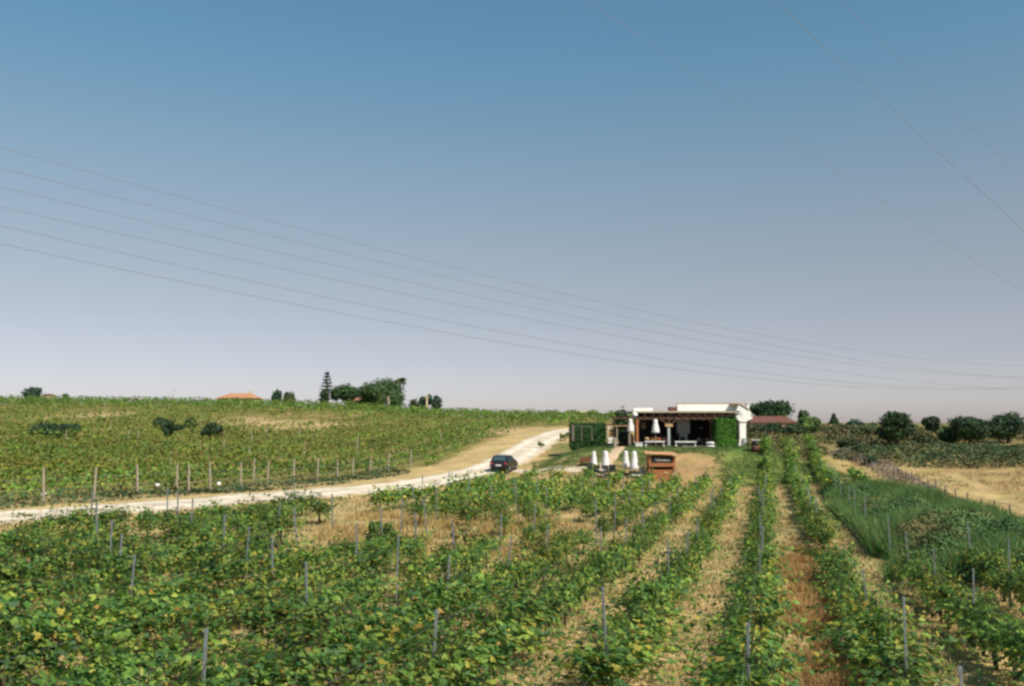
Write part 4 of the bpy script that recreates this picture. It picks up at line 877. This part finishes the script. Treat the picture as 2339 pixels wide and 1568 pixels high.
# blurred white lettering on the sign: hand lettered strokes
lt_ = MB(); xx = 1495.0
pts = [(1496, 1050), (1499, 1047), (1501, 1052), (1504, 1048), (1506, 1053), (1509, 1047.5), (1512, 1052), (1514, 1049), (1517, 1055), (1519, 1050), (1522, 1052.5), (1525, 1049.5), (1528, 1053), (1531, 1051)]
for a, b_ in zip(pts, pts[1:]):
    p = at(*a, KD-.02); q = at(*b_, KD-.02); lt_.bar((p[0]-kx, -.005, p[2]-kz), (q[0]-kx, -.005, q[2]-kz), .085, .02)
for a, b_ in (((1497, 1052.5), (1530, 1053)),):
    p = at(*a, KD-.02); q = at(*b_, KD-.02); lt_.bar((p[0]-kx, -.03, p[2]-kz), (q[0]-kx, -.03, q[2]-kz), .07, .02)
l_ = lt_.obj('lettering', M['plate'], sgn)
# small object by the tall row at the terrace corner
sx_, sy_, sz_ = ongr(1727, 1032, 80, 140); o = empty('garden_oven', (sx_, sy_, g(sx_, sy_)), 'small dark dome with pale top on an orange base beside the vine row end', 'oven')
MB().lathe([(.42, 0), (.45, .35), (.40, .62)], n=14).obj('base', M['terracotta'], o, True); MB().lathe([(.38, .621), (.44, .75), (.36, .98), (.1, 1.08)], n=14).obj('dome', M['black'], o, True); MB().box((-.5, -.35, 1.09), (.38, .35, 1.15), .02).obj('pale_top', M['cushion'], o)

# ------------------------------------------------------------------ car
cx_, cy_ = -0.75, 88.6; cz_ = g(cx_, cy_)+.06
car = empty('parked_car', (cx_, cy_, cz_), 'dark car on the white gravel road, rear towards the vines', 'car'); car.rotation_euler.z = -R(14)
# profile along local y (length, rear at -y)
def car_body():
    bm = bmesh.new(); prof = [(-2.02, .35), (-2.08, .60), (-2.02, .92), (-1.86, 1.02), (-1.55, 1.44), (-1.2, 1.53), (-.2, 1.55), (.35, 1.48), (1.05, 1.02), (1.85, .88), (2.05, .70), (2.08, .40), (1.95, .26), (-1.9, .26)]
    rings = []
    for wx in (-.86, -.80, .80, .86):
        r_ = []
        for y, z in prof:
            k = 1.0; inset = max(0, (z-.95))*.30
            x = wx-math.copysign(inset, wx) if abs(wx) > .83 else wx-math.copysign(inset-.0 if z > .95 else 0, wx)
            sh = .97 if abs(wx) > .83 else 1.0
            r_.append(bm.verts.new((x, y*sh, .26+(z-.26)*(.985 if abs(wx) > .83 else 1))))
        rings.append(r_)
    for a, b in zip(rings, rings[1:]):
        for i in range(len(prof)): bm.faces.new((a[i], a[(i+1) % len(prof)], b[(i+1) % len(prof)], b[i]))
    bm.faces.new(rings[0]); bm.faces.new(rings[-1][::-1]); bmesh.ops.recalc_face_normals(bm, faces=bm.faces); me = bpy.data.meshes.new('body'); bm.to_mesh(me); bm.free(); return me
link('body', car_body(), car, M['car'])
def quad(name, pts, m, par, th=.012):
    bm = bmesh.new(); v = [bm.verts.new(p) for p in pts]; f = bm.faces.new(v); f.normal_update(); nrm = f.normal.copy()
    r_ = bmesh.ops.extrude_face_region(bm, geom=[f]); bmesh.ops.translate(bm, verts=[e for e in r_['geom'] if isinstance(e, bmesh.types.BMVert)], vec=nrm*th); bmesh.ops.recalc_face_normals(bm, faces=bm.faces)
    me = bpy.data.meshes.new(name); bm.to_mesh(me); bm.free(); return link(name, me, par, M[m])
quad('rear_window', [(-.62, -1.83, 1.08), (.62, -1.83, 1.08), (.55, -1.58, 1.43), (-.55, -1.58, 1.43)], 'glass', car)
quad('windscreen', [(.66, 1.02, 1.06), (-.66, 1.02, 1.06), (-.56, .42, 1.46), (.56, .42, 1.46)], 'glass', car)
for s in (-1, 1):
    q = [(s*.845, -1.55, 1.02), (s*.845, -.1, 1.02), (s*.735, -.15, 1.42), (s*.735, -1.25, 1.42)]; quad('side_window', q if s > 0 else q[::-1], 'glass', car)
    q = [(s*.845, 0.0, 1.02), (s*.845, .85, 1.02), (s*.735, .28, 1.42), (s*.735, -.05, 1.42)]; quad('side_window', q if s > 0 else q[::-1], 'glass', car)
    MB().box((s*.66-.12, -2.12, .72), (s*.66+.12, -2.04, .92), .01).obj('tail_light', M['red'], car); MB().box((s*.62-.14, 2.02, .60), (s*.62+.14, 2.10, .74), .01).obj('headlight', M['rim'], car)
    MB().box((s*.93-.07, .62, .98), (s*.93+.07, .76, 1.10), .02).obj('mirror', M['car'], car)
    for yy in (-1.28, 1.30):
        wv_ = MB().cone((s*.70, yy, .31), (s*.88, yy, .31), .32, .32, 20).obj('wheel', M['rubber'], car); MB().cone((s*.885, yy, .31), (s*.90, yy, .31), .19, .17, 14).obj('rim', M['rim'], wv_)
MB().box((-.26, -2.13, .60), (.26, -2.075, .71)).obj('number_plate', M['plate'], car); MB().box((-.80, -2.14, .34), (.80, -2.06, .52), .02).obj('bumper', M['rubber'], car)

# ------------------------------------------------------------------ far houses
def house(name, dx0, dx1, yr, ye, d, label, wallm, roofm, eave=None, hip=.35, chim=None):
    p = at(dx0, ye, d); q = at(dx1, ye, d); zr = at(dx0, yr, d)[2]; xc = (p[0]+q[0])/2; w_ = (q[0]-p[0])/2; zg = min(g(xc, d)-.3, p[2]-2.4); o = empty(name, (xc, d, zg), label, 'house')
    he = p[2]-zg; hr = zr-zg; dd = min(w_, 4.5); MB().box((-w_*.94, -dd*.9, 0), (w_*.94, dd*.9, he)).obj('wall', M[wallm], o)
    b = MB(); vs = [b.bm.verts.new(c) for c in ((-w_, -dd, he+.01), (w_, -dd, he+.01), (w_, dd, he+.01), (-w_, dd, he+.01), (-w_*(1-hip), 0, hr), (w_*(1-hip), 0, hr))]
    for f in ((0, 1, 5, 4), (1, 2, 5), (2, 3, 4, 5), (3, 0, 4), (3, 2, 1, 0)): b.bm.faces.new([vs[i] for i in f])
    rf = b.obj('roof', M[roofm], o)
    if chim is not None: MB().box((w_*chim-.3, -.3, hr-.4), (w_*chim+.3, .3, hr+.5)).obj('chimney', M['cream'], rf)
    for i in range(3):
        x = -w_*.6+i*w_*.6; MB().box((x-.4, -dd*.9-.03, he-1.7), (x+.4, -dd*.9+.02, he-.6)).obj('window', M['glass'], o)
    return o
M['roof2'] = mat('orange_tiles', (.50, .24, .13), .9, .12, 3, spec=.1)
house('far_house', 506, 592, 899, 911, 214, 'house with pale orange hipped roof peeking over the hill crest', 'cream', 'roof2', hip=.45, chim=.5)
house('far_house', 796, 842, 909, 917, 212, 'house with red roof under the umbrella pine on the skyline', 'cream', 'roof2')
house('far_house', 858, 892, 906, 910, 208.5, 'cream walled house glimpsed through the dark tree clump', 'cream', 'cream')
house('far_house', 98, 124, 900, 905, 204, 'tiny red roofed house beside the dark tree at the far left', 'cream', 'terracotta')
o = house('far_house', 1290, 1364, 937, 943, 200, 'pale beige low house on the skyline above the square hedge', 'cream', 'soffit', hip=.1)
house('red_roof_house', 1700, 1806, 951, 966, 140, 'long low house with dark red tiled roof right of the white pillar', 'cream', 'terracotta', hip=.22)
house('far_house', 2090, 2116, 984, 989, 170, 'pale low shed between the big round tree and the next tree', 'white', 'soffit'); house('far_house', 2168, 2182, 974, 980, 165, 'tiny white shed left of the spreading green tree', 'white', 'soffit')
# pale pole on skyline and faint far pole
x, y, z = at(975, 903, 203); zb = g(x, y); o = empty('utility_pole', (x, y, zb), 'pale concrete pole standing between two dark trees on the skyline', 'pole'); MB().cone((0, 0, -.2), (0, 0, z-zb), .28, .2, 8).obj('shaft', M['cream'], o); MB().box((-.5, -.06, z-zb-.5), (.5, .06, z-zb-.38)).obj('crossarm', M['cream'], o)
x, y, z = at(396, 889, 205); zb = g(x, y); o = empty('utility_pole', (x, y, zb), 'thin faint pole alone on the skyline above the dark bushes', 'pole'); MB().cone((0, 0, -.2), (0, 0, z-zb), .07, .05, 6).obj('shaft', M['grey'], o); MB().box((-.45, -.04, z-zb-.4), (.45, .04, z-zb-.32)).obj('crossarm', M['grey'], o)

# ------------------------------------------------------------------ overhead cables
def cable(a, b, mid, da, db, r, label, group):
    """a, b: pixels at depths da, db ; mid: a pixel the cable passes through (sets the sag)"""
    A = np.array(at(*a, da)); B = np.array(at(*b, db)); s_best = None
    for s in np.linspace(0, 30, 301):
        t = np.linspace(0, 1, 200)[:, None]; P = A+(B-A)*t; P[:, 2] -= 4*s*(t[:, 0]*(1-t[:, 0]))
        c, sn = math.cos(PITCH), math.sin(PITCH); f = P[:, 1]*c+(P[:, 2]-CAMZ)*sn; u = -P[:, 1]*sn+(P[:, 2]-CAMZ)*c; X_ = CX+F*P[:, 0]/f; Y_ = CY-F*u/f
        e = abs(np.interp(mid[0], X_, Y_)-mid[1])
        if s_best is None or e < s_best[0]: s_best = (e, s)
    s = s_best[1]; t = np.linspace(-.18, 1.3, 90)[:, None]; P = A+(B-A)*t; P[:, 2] -= 4*s*(t[:, 0]*(1-t[:, 0]))
    d_ = np.gradient(P, axis=0); d_ /= np.linalg.norm(d_, axis=1)[:, None]; U_, V_ = frames(d_); n = len(P)
    ring = np.stack([P+r*(U_*math.cos(q)+V_*math.sin(q)) for q in (0, 2.094, 4.189)], 1).reshape(-1, 3); i0 = (np.arange(n-1)*3)[:, None]
    fc = np.concatenate([np.concatenate([i0+j, i0+(j+1) % 3, i0+3+(j+1) % 3, i0+3+j], 1) for j in range(3)])
    tag(link('power_cable', fastmesh('power_cable', ring, fc, None, True), None, M['wire']), label, 'cable', group)
Z = lambda x, y: (54.8+.9453*x, 54.8+.9453*y)
GL = 'six long cables sweeping down from the left'
for i, (ya, mid, yb, nm) in enumerate([(320, (980, 575), 822, 'topmost'), (368, (1000, 608), 850, 'second from the top'), (412, (1100, 660), 851, 'third from the top'), (460, (1000, 670), 880, 'fourth from the top'), (505, (1050, 724), 881, 'fifth from the top'), (548, (1100, 760), 883, 'lowest')]):
    cable(Z(20, ya), Z(2320, yb), Z(*mid), 95, 260, .034, '%s of the six thin cables sweeping down from the left sky' % nm, GL)
GR = 'thin cables crossing the upper right sky'
cable(Z(1480, 25), Z(2440, 662), Z(2000, 380), 70, 110, .019, 'lowest of the thin cables crossing the upper right sky', GR)
cable(Z(1895, 20), Z(2440, 522), Z(2100, 205), 60, 90, .021, 'middle cable crossing the upper right corner of the sky', GR)
cable(Z(2050, 20), Z(2440, 400), Z(2190, 140), 70, 100, .014, 'faintest cable at the extreme upper right corner of the sky', GR)
print('objects', len(bpy.data.objects), 'vines', len(VP), 'posts', npost, 'tris', sum(len(o.data.polygons) for o in bpy.data.objects if o.type == 'MESH' and o.data.users == 1))
